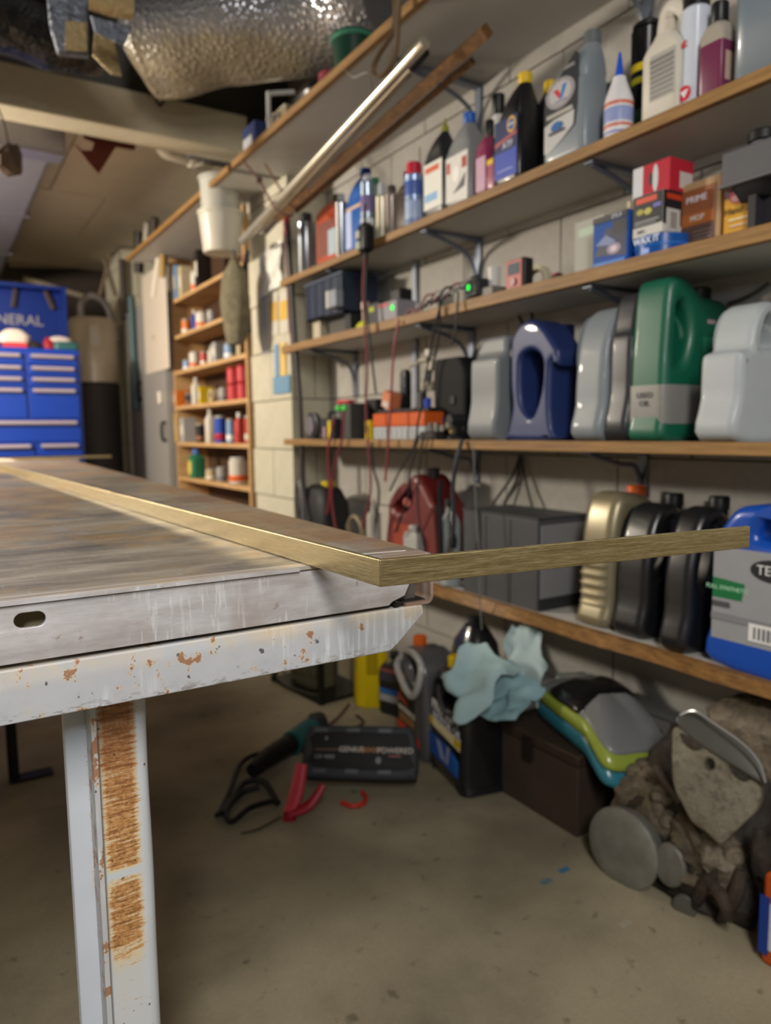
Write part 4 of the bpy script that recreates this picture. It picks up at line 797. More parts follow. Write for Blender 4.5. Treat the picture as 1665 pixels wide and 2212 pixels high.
for i in range(5): put('fitting', mv(cyl(.007, .0245, .042+.008*(i % 2)), -.035+i*.016, (-1)**i*.006), M('#b5b0a6', .25, .9, var=0), t)
# ================================================================ left half of the lowest shelf
def item5(name, label, cat, px, X): return item(name, label, cat, px, X, Z5)
t = item5('headlamp_rack', 'black strap-bound bag at the far left of the lowest shelf', 'bag', 700, 1.29); put('bag', body([(0, .12, .06, 4), (.02, .13, .07, 4), (.17, .12, .065, 4), (.22, .09, .05, 3), (.235, .05, .03, 3)]), M('#1a1a1c', .6), t); put('strap', sweep([(-.09, -.06, .10), (-.10, -.075, .20), (-.06, -.07, .25), (-.03, -.075, .18), (-.03, -.07, .08)], .008, 8, 5, .4), PL('#6c6c70', .4), t); put('yellow_tab', box(.02, .07, -.02, .02, .228, .25), PL('#b8a41c'), t, bev=.003)
t = item5('ear_defenders', 'cream padded ear defenders hanging at the front of the black bag', 'headset', 768, 1.222); put('band', sweep([(-.05, 0, .06), (-.045, 0, .12), (0, 0, .15), (.045, 0, .12), (.05, 0, .06)], .010, 8, 6, .6), PL('#8e8168', .5), t)
for s in (-1, 1): put('cup', mv(body([(0, .018, .015, 3), (.01, .024, .018, 3), (.06, .024, .018, 3), (.075, .012, .012, 3)]), s*.05, 0, .0), PL('#a89a7e', .5), t)
t = item5('white_tube', 'tall white sealant tube left of the red fuel can', 'tube', 808, 1.235); put('body', cyl(.024, 0, .17), PL('#aaa49c', .4), t); put('nozzle', lathe([(.012, .17), (.004, .215), (.003, .215)], 12), PL('#9c9890'), t)
y1, y0 = Ypx(835, 1.235, .55), Ypx(938, 1.235, .55); w_ = y1-y0
t = jug('red fuel can with a sloping top handle', 1.235+.06, (y0+y1)/2, Z5, [(-w_*.5, .002), (-w_*.5, .17), (-w_*.46, .21), (-w_*.2, .255), (w_*.0, .30), (w_*.18, .30), (w_*.42, .235), (w_*.5, .20), (w_*.5, .002)], [[(-w_*.36, .20), (-w_*.1, .258), (w_*.02, .235), (-w_*.12, .19)]], .12, '#641714', .02, (w_*.15, .295, .325, .022, '#241a1c'), rz=AISLE, name='fuel_can', cat='fuel can', items=[('box', -w_*.35, w_*.05, .02, .15, '#94402c'), ('oval', -w_*.05, .22, .02, .014, '#a85a52')])
t = item5('white_bottle', 'squat pale grey bottle in front of the red fuel can', 'bottle', 893, 1.222); put('body', body([(0, .034, .014, 5), (.006, .037, .016, 6), (.12, .037, .016, 6), (.135, .030, .013, 4)]), PL('#a7a9a4', .25, coat=.5), t); put('cap', capg(.013, .135, .155), PL('#b9b9b4'), t)
t = item5('cream_handle_jug', 'cream plastic arch handle above a brown jug', 'jug', 955, 1.31); put('body', body([(0, .035, .03, 6), (.004, .04, .034, 7), (.16, .04, .034, 7), (.18, .03, .026, 4)]), PL('#5c5145', .4), t); put('handle', sweep([(-.035, 0, .15), (-.038, 0, .20), (-.02, 0, .235), (.02, 0, .235), (.035, 0, .215)], .011, 10, 6), PL('#9b9b80', .4), t)
t = item5('water_bottle', 'clear water bottle with a bright blue band standing by the grey metal box', 'bottle', 973, 1.235)
put('body', lathe([(.026, 0), (.030, .004), (.030, .05), (.028, .055), (.030, .06), (.030, .16), (.026, .185), (.014, .21), (.013, .225)], 28), PL('#8d9498', .15, coat=.8), t); put('band', lathe([(.0305, .048), (.0315, .05), (.0315, .078), (.0305, .08)], 28), PL('#1c78c8', .3), t); put('cap', capg(.015, .225, .245), PL('#44484c'), t); put('straw_hose', sweep([(.0, -.034, .03), (.004, -.036, .12), (-.004, -.034, .24), (.0, -.034, .30)], .007, 8, 5), PL('#15161a'), t)
# ================================================================ hanging cables and cords
def cable(label, pts, r, col, name='cable', cat='cable', plug=None):
    P = [(X, Ypx(px, X, Zpy(py, X, 1.8)), 0, py) for px, py, X in pts]; Q = []
    for X, y, _, py in P: Q.append(Vector((X, y, Zpy(py, X, y))))
    o = Q[0].copy(); t = thing(name, label, cat, o, 0)
    put('cord', sweep([q-o for q in Q], r, 7, 6), PL(col, .5), t)
    if plug: e = Q[-1]-o; put('plug', mv(body([(-.02, .009, .008, 3), (0, .011, .010, 3), (.02, .007, .006, 3)], 16), e.x, e.y, e.z-.01), PL(plug, .5), t)
    return t
cable('thin red and black cord dropping from the black adaptor past the eye-level shelf', [(790, 548, 1.17), (784, 620, 1.17), (788, 700, 1.17), (793, 800, 1.17), (790, 880, 1.17), (795, 960, 1.17), (800, 1060, 1.17), (782, 1140, 1.17)], .0035, '#7c3038')
cable('black cord running beside the red one under the black adaptor', [(793, 548, 1.175), (790, 650, 1.175), (797, 720, 1.175), (806, 800, 1.175), (812, 850, 1.18)], .0035, '#26262a')
cable('red cord looping down from the green-lit grey charger', [(862, 690, 1.19), (853, 740, 1.18), (848, 790, 1.18), (845, 850, 1.18), (838, 960, 1.175), (832, 1040, 1.175)], .0035, '#8a3238')
cable('dark red pair of leads hanging at the left under the eye-level shelf', [(742, 890, 1.18), (738, 950, 1.18), (722, 1010, 1.18), (716, 1080, 1.18), (726, 1150, 1.18)], .004, '#7c2c38')
cable('second dark red lead hanging left of the white tube', [(722, 905, 1.185), (708, 980, 1.185), (712, 1060, 1.185), (706, 1110, 1.185)], .004, '#862c3a')
cable('black cord bowing down between the red fuel can and white tube', [(803, 955, 1.18), (806, 1010, 1.18), (818, 1060, 1.18), (812, 1130, 1.18)], .004, '#2c2e2e')
for i, (a, lab) in enumerate([([(958, 640, 1.19), (940, 700, 1.18), (925, 780, 1.18), (912, 860, 1.18)], 'leftmost thin black cord hanging off the third shelf before the black case'), ([(950, 645, 1.192), (948, 720, 1.185), (935, 790, 1.185), (905, 900, 1.185), (895, 960, 1.185), (862, 1020, 1.185), (842, 1060, 1.185)], 'long black cord crossing the white switch parts and going below their shelf'), ([(990, 630, 1.19), (985, 700, 1.18), (975, 745, 1.18)], 'short black cord loop under the third shelf'), ([(905, 940, 1.18), (885, 1020, 1.18), (880, 1080, 1.18), (852, 1150, 1.18)], 'black cord crossing the red fuel can on its left'), ([(915, 940, 1.18), (905, 1010, 1.18), (903, 1100, 1.18), (915, 1180, 1.18)], 'black cord hanging straight down over the red fuel can')]):
    cable(lab, a, .003, '#232427')
cable('grey-black hose curving down from the clamp head past the water bottle', [(998, 950, 1.19), (985, 1000, 1.17), (978, 1060, 1.17), (980, 1120, 1.17), (978, 1160, 1.17)], .006, '#34353a', plug='#18191c')
for a, lab in [([(1122, 985, 1.40), (1105, 1030, 1.40), (1070, 1080, 1.40), (1058, 1098, 1.39)], 'left black cord dropping behind the grey metal box'), ([(1125, 985, 1.405), (1135, 1040, 1.40), (1150, 1100, 1.39)], 'right black cord dropping behind the grey metal box'), ([(1120, 985, 1.41), (1118, 1030, 1.41), (1090, 1085, 1.40)], 'middle thin cord between the two behind the grey metal box')]:
    cable(lab, a, .004, '#3f4340')
cable('black cord looping over the dark blue jug against the wall', [(1135, 640, 1.39), (1120, 670, 1.39), (1130, 700, 1.38), (1150, 690, 1.38), (1140, 655, 1.39)], .004, '#222327')
cable('grey-green cable rising along the wall behind the white jug', [(1580, 655, 1.41), (1610, 645, 1.41), (1640, 630, 1.41), (1668, 612, 1.41)], .004, '#4a4b45')
cable('very thin clear cord hanging in front of the grey metal box', [(1022, 960, 1.17), (1027, 1080, 1.17), (1034, 1190, 1.17), (1036, 1290, 1.17), (1040, 1360, 1.17)], .0018, '#6f6f6c')
for i in range(6):
    px = 880+i*20; X = 1.225+.012*(i % 2)
    cable(['red and grey bundled lead beside the grey charger', 'pale grey lead on the third shelf edge', 'tangled black lead in the middle of the third shelf', 'thin red lead curling towards the green-lit charger', 'looped grey lead below the green-lit charger', 'black lead entering the green-lit charger'][i], [(px-10, 690-i*10, X), (px+6, 668-i*9, X+.01), (px+22, 672-i*10, X), (px+40, 640-i*8, X+.01), (px+56, 636-i*8, X)], .0035, ['#84545a', '#9a9894', '#26272b', '#7a3a44', '#8a8a8a', '#202125'][i])
t = cable('black in-line adaptor hanging in front of the cans on the second shelf', [(790, 440, 1.165), (788, 475, 1.165), (790, 560, 1.165)], .004, '#1b1c1f', name='inline_adaptor', cat='adaptor')
e = W(790, 515, 'X', 1.165)-t.location
put('housing', mv(rot(body([(-.040, .018, .014, 4), (-.032, .024, .02, 5), (.032, .024, .02, 5), (.044, .012, .012, 3)]), AISLE), *e), PL('#0f1012', .4), t)
for dz in (.010, -.022): put('label', mv(box(-.0225, -.0195, .002, .024, dz-.010, dz+.012), *e), PL('#a9ab9a', .5), t, smooth=0)
# dark jumper leads down the pilaster corner
cable('black and dark red jumper leads hanging down the corner of the block pilaster', [(622, 480, 1.225), (628, 560, 1.22), (634, 660, 1.22), (640, 760, 1.22), (648, 860, 1.22), (652, 960, 1.22), (655, 1050, 1.22), (668, 1120, 1.22)], .009, '#241c1f', plug='#303034')
cable('thinner pinkish lead twisted beside the black jumper leads', [(616, 500, 1.228), (622, 600, 1.225), (626, 680, 1.225), (632, 750, 1.225)], .005, '#7c5458')
# on the pilaster's aisle face
FX = PX-.001
def onface(name, label, cat, x0, x1, y0, y1, col, th=.004, rough=.4, bevel=.001):
    a, b = W(x0, y0, 'X', FX), W(x1, y1, 'X', FX)
    g = box(-th, 0, -abs(a.y-b.y)/2, abs(a.y-b.y)/2, -abs(a.z-b.z)/2, abs(a.z-b.z)/2)
    return tag(put(name, g, PL(col, rough), loc=(FX, (a.y+b.y)/2, (a.z+b.z)/2), bev=bevel), label, cat)
a = W(590, 590, 'X', FX)
t = thing('plastic_pouch', 'crumpled glossy clear-white plastic pouch pinned high on the pilaster', 'pouch', a)
P = [[(-.012-.010*noise.noise(Vector((i*.9, j*.7, 1)))-.004*math.sin(i+j), .105-.21*i/10, .085-.17*j/8+.02*(i/10)) for i in range(11)] for j in range(9)]
put('film', sheet(P, .002), PL('#f0efe8', .12, coat=1.0), t); put('clip', box(-.03, -.0005, -.09, -.04, .08, .10), M('#c8c8c8', .15, .9), t, bev=.002)
o = onface('wall_tag', 'narrow white strip hanging on the pilaster left of the yellow sheets', 'strip', 566, 582, 640, 762, '#b4b6b6')
o = onface('instruction_card', 'yellow and white printed card on the pilaster, left of the pair', 'card', 584, 603, 634, 722, '#c7c2b4'); q = put('print', box(-.0052, -.0042, -.036, .036, -.03, .045), PL('#caa352'), o, smooth=0)
o = onface('instruction_card', 'yellow and white printed card on the pilaster, right of the pair', 'card', 605, 624, 632, 718, '#c9c4b8'); q = put('print', box(-.0052, -.0042, -.036, .036, -.03, .045), PL('#d4ae52'), o, smooth=0)
onface('tape_strip', 'blue painters tape strip and pad low on the pilaster', 'tape', 592, 628, 815, 848, '#6f93ae', .006)
onface('blue_ruler', 'blue plastic strip hanging on the pilaster above the blue pad', 'ruler', 594, 604, 745, 812, '#7296b8')
onface('yellow_ruler', 'yellow and white ruler hanging on the pilaster', 'ruler', 606, 620, 742, 812, '#d6b66c', .006)
a = W(619, 480, 'X', 1.23); tag(put('hanging_grip', sweep([(0, 0, .045), (0, .004, .0), (0, -.004, -.05)], .013, 10, 5), PL('#8e1828', .35), loc=a), 'dark red handle hanging at the top of the pilaster', 'handle')
a = W(670, 832, 'X', 1.40); tag(put('wall_disc', rot(cyl(.022, 0, .018), PI/2, 'Y'), PL('#1d5470', .4), loc=(a.x-.012, a.y, a.z)), 'round teal-blue disc on the wall under the third shelf, left end', 'disc')
# ================================================================ tubes slung beneath the topmost shelf
def rod(label, n, f, r, mat, name, cat='tube', square=False, endcol=None):
    n, f = Vector(n), Vector(f); t = thing(name, label, cat, n)
    d = f-n
    if square:
        g = sweep([(0, 0, 0), tuple(d)], r*1.3, 4, 0)
    else: g = sweep([(0, 0, 0), tuple(d)], r, 16, 0)
    put('rod', g, mat, t)
    if endcol: put('end_cap', sweep([tuple(-d.normalized()*.03), tuple(d.normalized()*.035)], r*1.12, 12, 0), PL(endcol, .5), t)
    return t
CHR = M('#d0cabc', .25, .75, var=.08, scale=12); DKM = M('#5f5a54', .4, .7, var=.1)
rod('brightest chrome tube slung beneath the topmost shelf', W(918, 92, 'Z', 1.815), W(524, 520, 'X', 1.06), .015, CHR, 'chrome_tube')
rod('thin chrome tube below the brightest one, with black end fitting', W(905, 128, 'Z', 1.80), W(560, 500, 'X', 1.085), .010, CHR, 'chrome_tube', endcol='#141414')
rod('dull grey square tube beside the chrome tubes', W(880, 160, 'Z', 1.795), W(575, 500, 'X', 1.10), .011, DKM, 'grey_tube', square=True)
WD2 = mat_wood('#6e4a22', '#96682f', '#4a3017', (30, 30, 30), 'stick_wood')
rod('long wooden stick slung beneath the topmost shelf, its end nearest the room', W(1052, 66, 'Z', 1.81), W(600, 470, 'X', 1.10), .016, WD2, 'wooden_stick', 'stick', True)
rod('thinner wooden stick under the long wooden one', W(1020, 132, 'Z', 1.785), W(640, 455, 'X', 1.13), .009, WD2, 'wooden_stick', 'stick', True)
a, b, c_ = W(522, 345, 'X', 1.03), W(560, 390, 'X', 1.04), W(597, 452, 'X', 1.05)
t = thing('tube_sling', 'reddish-brown cord slinging the far end of the tubes', 'cord', a); put('cord', sweep([(0, 0, 0), b-a, c_-a, c_-a+Vector((.06, 0, .0)), (.09, 0, 0)], .004, 7), PL('#6c4c42', .6), t); put('knot', mv(cyl(.010, -.01, .01), *(b-a)), PL('#4a322c'), t)
a = W(745, 150, 'X', 1.04); t = thing('sling_wire', 'thin wire loop hanging under the topmost shelf by the strap', 'wire', a); put('wire', sweep([(0, 0, 0), (.01, -.03, -.03), (.02, -.09, -.04), (.03, -.10, -.09)], .0014, 6), PL('#6b6357'), t)
Q = [W(849, -40, 'X', 1.0), W(853, 20, 'X', 1.0), W(846, 70, 'X', 1.0), W(815, 120, 'X', 1.0), W(803, 150, 'X', 1.0), W(815, 165, 'X', 1.0), W(838, 145, 'X', 1.0), W(850, 100, 'X', 1.0), W(853, 40, 'X', 1.0), W(858, -40, 'X', 1.0)]
t = thing('leather_strap', 'brown strap hanging in a loop from the edge of the topmost shelf', 'strap', Q[0]); put('strap', sweep([q-Q[0]+Vector((.001*i, 0, 0)) for i, q in enumerate(Q)], .0085, 8, 6, .35), PL('#6f5a42', .5), t)
# ================================================================ on top of the topmost shelf
Z1 = 1.8945
def top_item(px, X=1.08): return Vector((X, Ypx(px, X, Z1+.03), Z1))
t = thing('green_tub', 'dark green tub on the topmost shelf near the strap', 'tub', top_item(775, 1.10)+Vector((0, .03, .0)), 0); put('tub', lathe([(.055, 0), (.06, .09), (.062, .09), (.062, .098), (.05, .10)], 24), PL('#16382a', .4), t); put('rim', lathe([(.0625, .08), (.066, .084), (.066, .09), (.0625, .094)], 24), PL('#3b7a62'), t)
t = thing('black_bag', 'black plastic bag lying along the topmost shelf edge', 'bag', top_item(740, 1.12)+Vector((-.01, .16, 0)), 0); put('bag', body([(0, .05, .08, 3), (.03, .06, .095, 3), (.055, .05, .08, 3), (.075, .02, .04, 2)]), PL('#101011', .3), t)
t = thing('red_tin', 'faded red round tin on the topmost shelf', 'tin', top_item(712, 1.075), 0); put('tin', cyl(.033, 0, .035), PL('#8a3844', .5), t); put('rim', mv(lathe([(.034, .004), (.0355, .006), (.0355, .010), (.034, .012)], 20)), PL('#6c2832'), t)
t = thing('blue_carton', 'blue and white carton at the far end of the topmost shelf', 'box', top_item(550, 1.065)+Vector((.02, .02, 0)), AISLE); put('carton', box(-.06, .06, -.035, .035, 0, .085), PL('#27335c', .5), t, bev=.002); put('label', box(-.05, .03, -.0365, -.0345, .01, .045), PL('#b4b6ba'), t, smooth=0)
t = thing('white_pipe', 'white plastic pipe upright beside the blue and white carton', 'pipe', top_item(568, 1.06)+Vector((0, -.055, 0)), 0); put('pipe', sweep([(0, 0, 0), (0, 0, .12), (.01, 0, .135), (.08, -.04, .14)], .008, 10, 4), PL('#b9b8b4'), t); put('collar', cyl(.0105, .04, .055), PL('#a4a39f'), t)
t = thing('beige_carton', 'long beige carton lying on the topmost shelf', 'box', top_item(625, 1.075)+Vector((.02, .05, 0)), AISLE); put('carton', box(-.07, .07, -.04, .04, 0, .045), M('#7c715a', .7), t, bev=.002); put('tape_strip', box(-.07, .07, -.008, .008, .0445, .046), PL('#8f8268'), t, smooth=0)
t = thing('steel_cup', 'small shiny steel cup on the topmost shelf edge', 'cup', top_item(598, 1.05), 0); put('cup', lathe([(.014, 0), (.016, .03), (.0145, .03), (.012, .003)], 20), M('#b8b4aa', .2, .9), t); put('rim', lathe([(.0160, .028), (.0172, .0295), (.016, .031)], 20), M('#d0ccc4', .2, .9), t)
# ================================================================ ducts and plastic above
def D(name, label, cat, P, r, mat, n=20, noise_amp=0., flat=None, smooth=6, ncyc=6.):
    g = sweep(P, r, n, smooth, flat)
    if noise_amp: g = ([v+v.normalized()*0+Vector((0, 0, 1))*noise.noise(v*ncyc)*noise_amp+Vector((noise.noise(v*ncyc+Vector((5, 0, 0))), 0, 0))*noise_amp for v in g[0]], g[1])
    o = Vector(P[0]); g = mv(g, *(-o)); return tag(put(name, g, mat, loc=o, smooth=60), label, cat)
D('insulated_duct', 'fat duct wrapped in silver bubble foil with dusty brown underside', 'duct', [(.70, 2.74, 2.26), (.78, 2.68, 2.26), (.90, 2.56, 2.26), (1.12, 2.36, 2.26), (1.30, 2.10, 2.27)], [.15, .205, .205, .20, .20, .19, .18, .18], mat_bubble(), 40, .02, 1.0, 10)
BLKP = mat_foil('black_plastic', '#0e1012', '#1c2024', .0, 9, .22, .9)
D('black_plastic_duct', 'flexible duct in glossy black plastic below the ceiling, left', 'duct', [(-1.2, 2.3, 2.13), (-.3, 2.38, 2.13), (.2, 2.42, 2.09), (.40, 2.44, 2.055), (.54, 2.46, 2.00)], [.15, .15, .15, .13, .04], BLKP, 26, .02, .9, 8)
D('black_plastic_roll', 'second darker black plastic roll above the glossy one', 'duct', [(-1.2, 2.05, 2.36), (-.2, 2.1, 2.37), (.45, 2.2, 2.39)], .11, mat_foil('dark_plastic', '#0a0b0d', '#15171a', 0, 8, .35, .8), 20, .02)
GOLD = mat_foil('gold_foil', '#a68f63', '#c9b586', .5, 40, .35, .9); SILV = mat_foil('silver_foil', '#5d6a7c', '#8e8f98', .6, 30, .3, .9)
D('gold_foil_duct', 'small duct wrapped in crinkled gold foil at the top edge', 'duct', [W(40, -70, 'Z', 2.08), W(170, -15, 'Z', 2.06), W(290, 15, 'Z', 2.05)], .034, GOLD, 18, .006, ncyc=20)
def strip(name, label, pts, Y, th, mat, cat, wav=.01):
    P = [W(x, y, 'Y', Y) for x, y in pts]; c = P[0].copy(); n = len(P)
    return tag(put(name, mv(slab([(p.x-c.x, p.z-c.z) for p in P], [], th, th*.3, 0, 2), 0, 0, 0), mat, loc=c), label, cat)
strip('foil_wrap', 'silver-blue foil wrap hanging over the black plastic duct', [(100, -20), (190, -10), (190, 125), (125, 118), (108, 60)], 2.10, .03, SILV, 'foil')
strip('gold_foil_patch', 'gold foil patch on the hanging silver wrap', [(142, 45), (188, 50), (188, 112), (140, 108)], 2.06, .006, GOLD, 'foil')
strip('gold_foil_flap', 'torn gold foil flap at the end of the bubble-wrapped duct', [(205, 60), (245, 80), (262, 165), (240, 160), (200, 120)], 2.26, .008, GOLD, 'foil')
strip('foil_band', 'blue-grey foil band joining the gold duct and the bubble duct', [(195, 35), (285, 60), (268, 100), (205, 70)], 2.12, .012, SILV, 'foil')
struct('trim_1', box(-2.6, XW+.1, 3.10, 3.115, 2.166, 2.5), M('#5f5c58', .8), smooth=0)
a = W(345, 215, 'Y', 2.95); t = thing('hanging_hook', 'black cable tie loop dangling from the duct in front of the beam', 'hook', a); put('loop', sweep([(-.022, 0, .04), (-.015, 0, 0), (0, 0, -.022), (.014, 0, 0), (.02, 0, .04)], .005, 8), PL('#17181a'), t); put('tie', box(-.026, .026, -.005, .005, .036, .046), PL('#1d1d20'), t)
# under the boarded ceiling
P = [(173, 276), (298, 300), (290, 325), (250, 318), (213, 376), (190, 350), (158, 308), (178, 325), (198, 325), (203, 308), (182, 300)]
strip('red_brown_shred', 'jagged red-brown torn sheet hanging below the painted beam', P, 3.16, .004, PL('#5a2418', .7), 'torn sheet')
GALV = mat_foil('galvanised', '#7a787c', '#8e8c8e', .35, 6, .4, .1)
t = thing('ceiling_duct', 'long galvanised duct running away under the boarded ceiling', 'duct', (.40, 4.4, 2.04)); put('duct', box(-.105, .105, -1.1, 1.5, -.07, .106), GALV, t, bev=.03); put('collar', box(-.125, .125, -1.22, -1.1, -.085, .106), M('#8f8c94', .35, .6), t, bev=.008)
for y in (-.2, .7): put('seam', box(-.108, .108, y, y+.02, -.073, .1065), M('#75727c', .4, .5), t, bev=.004)
t = thing('pvc_elbow', 'white plastic pipe elbow hanging under the beam by the shelf', 'pipe', W(400, 325, 'Y', 3.25)); put('elbow', sweep([(-.09, 0, .05), (-.085, 0, 0), (-.04, 0, -.012), (.06, 0, -.02), (.075, 0, -.06)], .042, 14), PL('#aca392', .5), t); put('collar', sweep([(.02, 0, -.018), (.045, 0, -.02)], .047, 14, 0), PL('#b8b0a0', .5), t)
tag(put('junction_box', box(-.12, .10, -.05, .05, -.035, .035), M('#5b5c60', .5), loc=W(465, 332, 'Y', 3.2), bev=.004), 'blue-grey flat box tucked under the beam beside the top shelf', 'box')
t = thing('dried_nest', 'brown crumpled bundle hanging on a string at the left edge', 'bundle', W(20, 345, 'Y', 2.9)); g = lathe([(.01, -.05), (.04, -.03), (.05, .0), (.035, .035), (.01, .045)], 14); put('bundle', ([v+Vector((noise.noise(v*30), noise.noise(v*30+Vector((3, 0, 0))), noise.noise(v*40)))*.02 for v in map(Vector, g[0])], g[1]), M('#4a3a2e', .9, var=.4, scale=40, bump=.5), t); put('string', sweep([(0, 0, .04), (-.01, 0, .12), (-.04, 0, .2)], .003, 6), PL('#2a2622'), t)
for a, b, lab in [((50, 600), (180, 640), 'beige pipe crossing the dark back wall, lower'), ((20, 570), (190, 575), 'beige pipe under the ceiling at the back, upper')]:
    p, q = W(*a, 'Y', 6.178), W(*b, 'Y', 6.178); rod(lab, p, q, .022, M('#8d8370', .6), 'back_pipe', 'pipe')
# ================================================================ narrow wooden shelf unit beyond the pilaster
PINE = mat_wood('#c9a272', '#dcbc8e', '#a8804e', (4, 4, 40), 'pine'); UY0, UY1 = 3.165, 4.33
U = thing('shelf_unit', 'narrow pine shelf unit beyond the block pilaster, crammed with small things', 'shelf unit', (1.232, UY0, 0))
L = UY1-UY0
for y in (0, L-.02): put('side_panel', box(0, .186, y, y+.02, 0, 1.872), PINE, U, smooth=0)
put('back_panel', box(.180, .186, .021, L-.021, .1, 1.87), M('#4a3423', .8), U, smooth=0)
UZ = [.655, .862, 1.028, 1.245, 1.462, 1.66]; UZ = [Zpy(y, 1.2, 3.75) for y in (1040, 957, 870, 785, 700, 612)]
for z in [.30]+UZ: put('shelf_board', box(.001, .179, .021, L-.021, z-.02, z), PINE, U, smooth=0)
cols = {'r': '#b8443c', 'w': '#c8c2b6', 'b': '#2848a8', 'y': '#d2b41c', 'g': '#3b4a44', 'k': '#26211f', 'o': '#c86c24', 'c': '#b8a988', 's': '#9c9a98', 'l': '#7f9cc0', 'n': '#2a6a4c'}
cw = dict(r='red', w='white', b='blue', y='yellow', g='grey-green', k='black', o='orange', c='cream', s='silver-grey', l='pale blue', n='green')
rows = [  # shelf index, [(pixel x, colour, kind, width px, height px)]
 (1-1, [(425, 'n', 'jug', 34, 62), (455, 'c', 'can', 20, 24), (478, 's', 'can', 20, 32), (514, 'w', 'tin', 34, 58)]),
 (1, [(390, 'y', 'box', 14, 60), (406, 's', 'box', 26, 52), (432, 'k', 'can', 16, 40), (455, 'w', 'bottle', 22, 74), (476, 'b', 'can', 22, 58), (498, 'l', 'can', 16, 52), (517, 'r', 'bottle', 20, 66), (535, 'r', 'can', 12, 60)]),
 (2, [(391, 'o', 'box', 20, 34), (408, 'k', 'can', 16, 26), (424, 'w', 'bottle', 20, 58), (444, 'y', 'box', 12, 36), (462, 'c', 'roll', 26, 44), (482, 's', 'can', 18, 30)]),
 (3, [(388, 'k', 'can', 14, 24), (403, 'l', 'can', 14, 22), (420, 'w', 'can', 20, 34), (440, 'r', 'can', 14, 30), (458, 'w', 'bottle', 18, 38), (476, 's', 'box', 22, 40), (497, 'l', 'tin', 24, 34), (520, 'c', 'bottle', 18, 60)]),
 (4, [(382, 'y', 'can', 16, 34), (402, 'o', 'can', 18, 32), (420, 'b', 'bottle', 12, 44), (436, 'w', 'can', 24, 34), (456, 's', 'can', 16, 30)]),
 (5, [(390, 'l', 'box', 12, 70), (402, 'c', 'box', 22, 62), (422, 'w', 'can', 18, 42), (438, 'k', 'box', 18, 76)])]
names_ = ['lowest', 'second lowest', 'third', 'fourth', 'fifth', 'highest']
for si, its in rows:
    z = UZ[si]+.0006; X = 1.272
    for k, (px, c, kind, wp, hp_) in enumerate(its):
        y = Ypx(px, X, z+.05); d_ = y*.847+X*.52; w2 = wp/FPX*d_*.5*1.12; hh = min(hp_/FPX*d_, (UZ[si+1] if si < 5 else 1.87)-UZ[si]-.028)
        w2 = min(w2, .05)
        lab = '%s %s on the %s board of pine unit, %s' % (cw[c], {'jug': 'jug with yellow oval', 'can': 'can', 'tin': 'round tin', 'box': 'upright box', 'bottle': 'bottle', 'roll': 'roll'}[kind], names_[si], ['first from the far end', 'second from the far end', 'third from the far end', 'fourth from the far end', 'fifth from the far end', 'sixth from the far end', 'seventh from the far end', 'nearest'][k])
        lab = lab.replace(' from the far end', ' from far end')
        t = thing(kind if kind not in ('can',) else 'small_can', lab, kind, (X, y, z), AISLE)
        mt = PL(cols[c], .4)
        if kind == 'box': put('carton', box(-w2, w2, -.035, .04, 0, hh), mt, t, smooth=0, bev=.001); put('label', box(-w2*.7, w2*.7, -.0362, -.0345, hh*.3, hh*.7), PL('#d0cabc'), t, smooth=0)
        elif kind in ('can', 'tin'): put('body', cyl(w2, 0, hh*.9, 20), mt, t); put('lid', cyl(w2*.9, hh*.9, hh, 20), PL('#aaa7a0' if c != 'w' else '#c8c4be', .3), t); put('band', lathe([(w2*1.005, hh*.12), (w2*1.03, hh*.14), (w2*1.03, hh*.32), (w2*1.005, hh*.34)], 20), PL({'w': '#d8602c', 'b': '#a8182c', 'k': '#8a5a40', 's': '#6a6a72', 'l': '#e8e8e8'}.get(c, '#d9d2c4')), t)
        elif kind == 'roll': put('roll', mv(rot(loft([[(r*math.cos(2*PI*j/24), r*math.sin(2*PI*j/24), q) for j in range(24)] for r, q in ((w2*.55, -.02), (w2*.55, .02), (w2, .02), (w2, -.02), (w2*.55, -.02))], False), PI/2, 'X'), 0, 0, w2), mt, t); put('insert', mv(cyl(w2*.3, .0, .03), 0, 0, .0), PL('#c85a6c'), t)
        else:
            put('body', body([(0, w2*.94, w2*.75, 4), (.004, w2, w2*.8, 5), (hh*.68, w2, w2*.8, 5), (hh*.82, w2*.5, w2*.5, 2)]), mt, t); put('cap', cyl(w2*.42, hh*.82, hh, 16), PL('#d8d6d2' if c in 'rb' else '#4a6cb0' if c == 'n' else '#b8b0a8'), t)
            if c == 'n': put('emblem', mv(scl(rot(lathe([(1, 0), (1, .002)], 20), PI/2, 'X'), w2*.6, 1, hh*.27), 0, -w2*.79, hh*.36), PL('#d8c45a'), t)
# red cylinders in pairs
for i, (px, k) in enumerate([(505, 0), (505, 1), (526, 0), (526, 1)]):
    X = 1.268; zb = UZ[2]+.0006; y = Ypx(px, X, zb+.05); r = .031; hh = .078
    t = thing('red_cup', ['left lower', 'left upper', 'right lower', 'right upper'][i]+' of the four stacked red cylinders on the pine unit', 'canister', (X, y, zb+k*(hh+.001)), AISLE)
    put('body', cyl(r, 0, hh*.9), PL('#c03c40', .35), t); put('lid', cyl(r*.96, hh*.9, hh), PL('#a83038', .35), t)
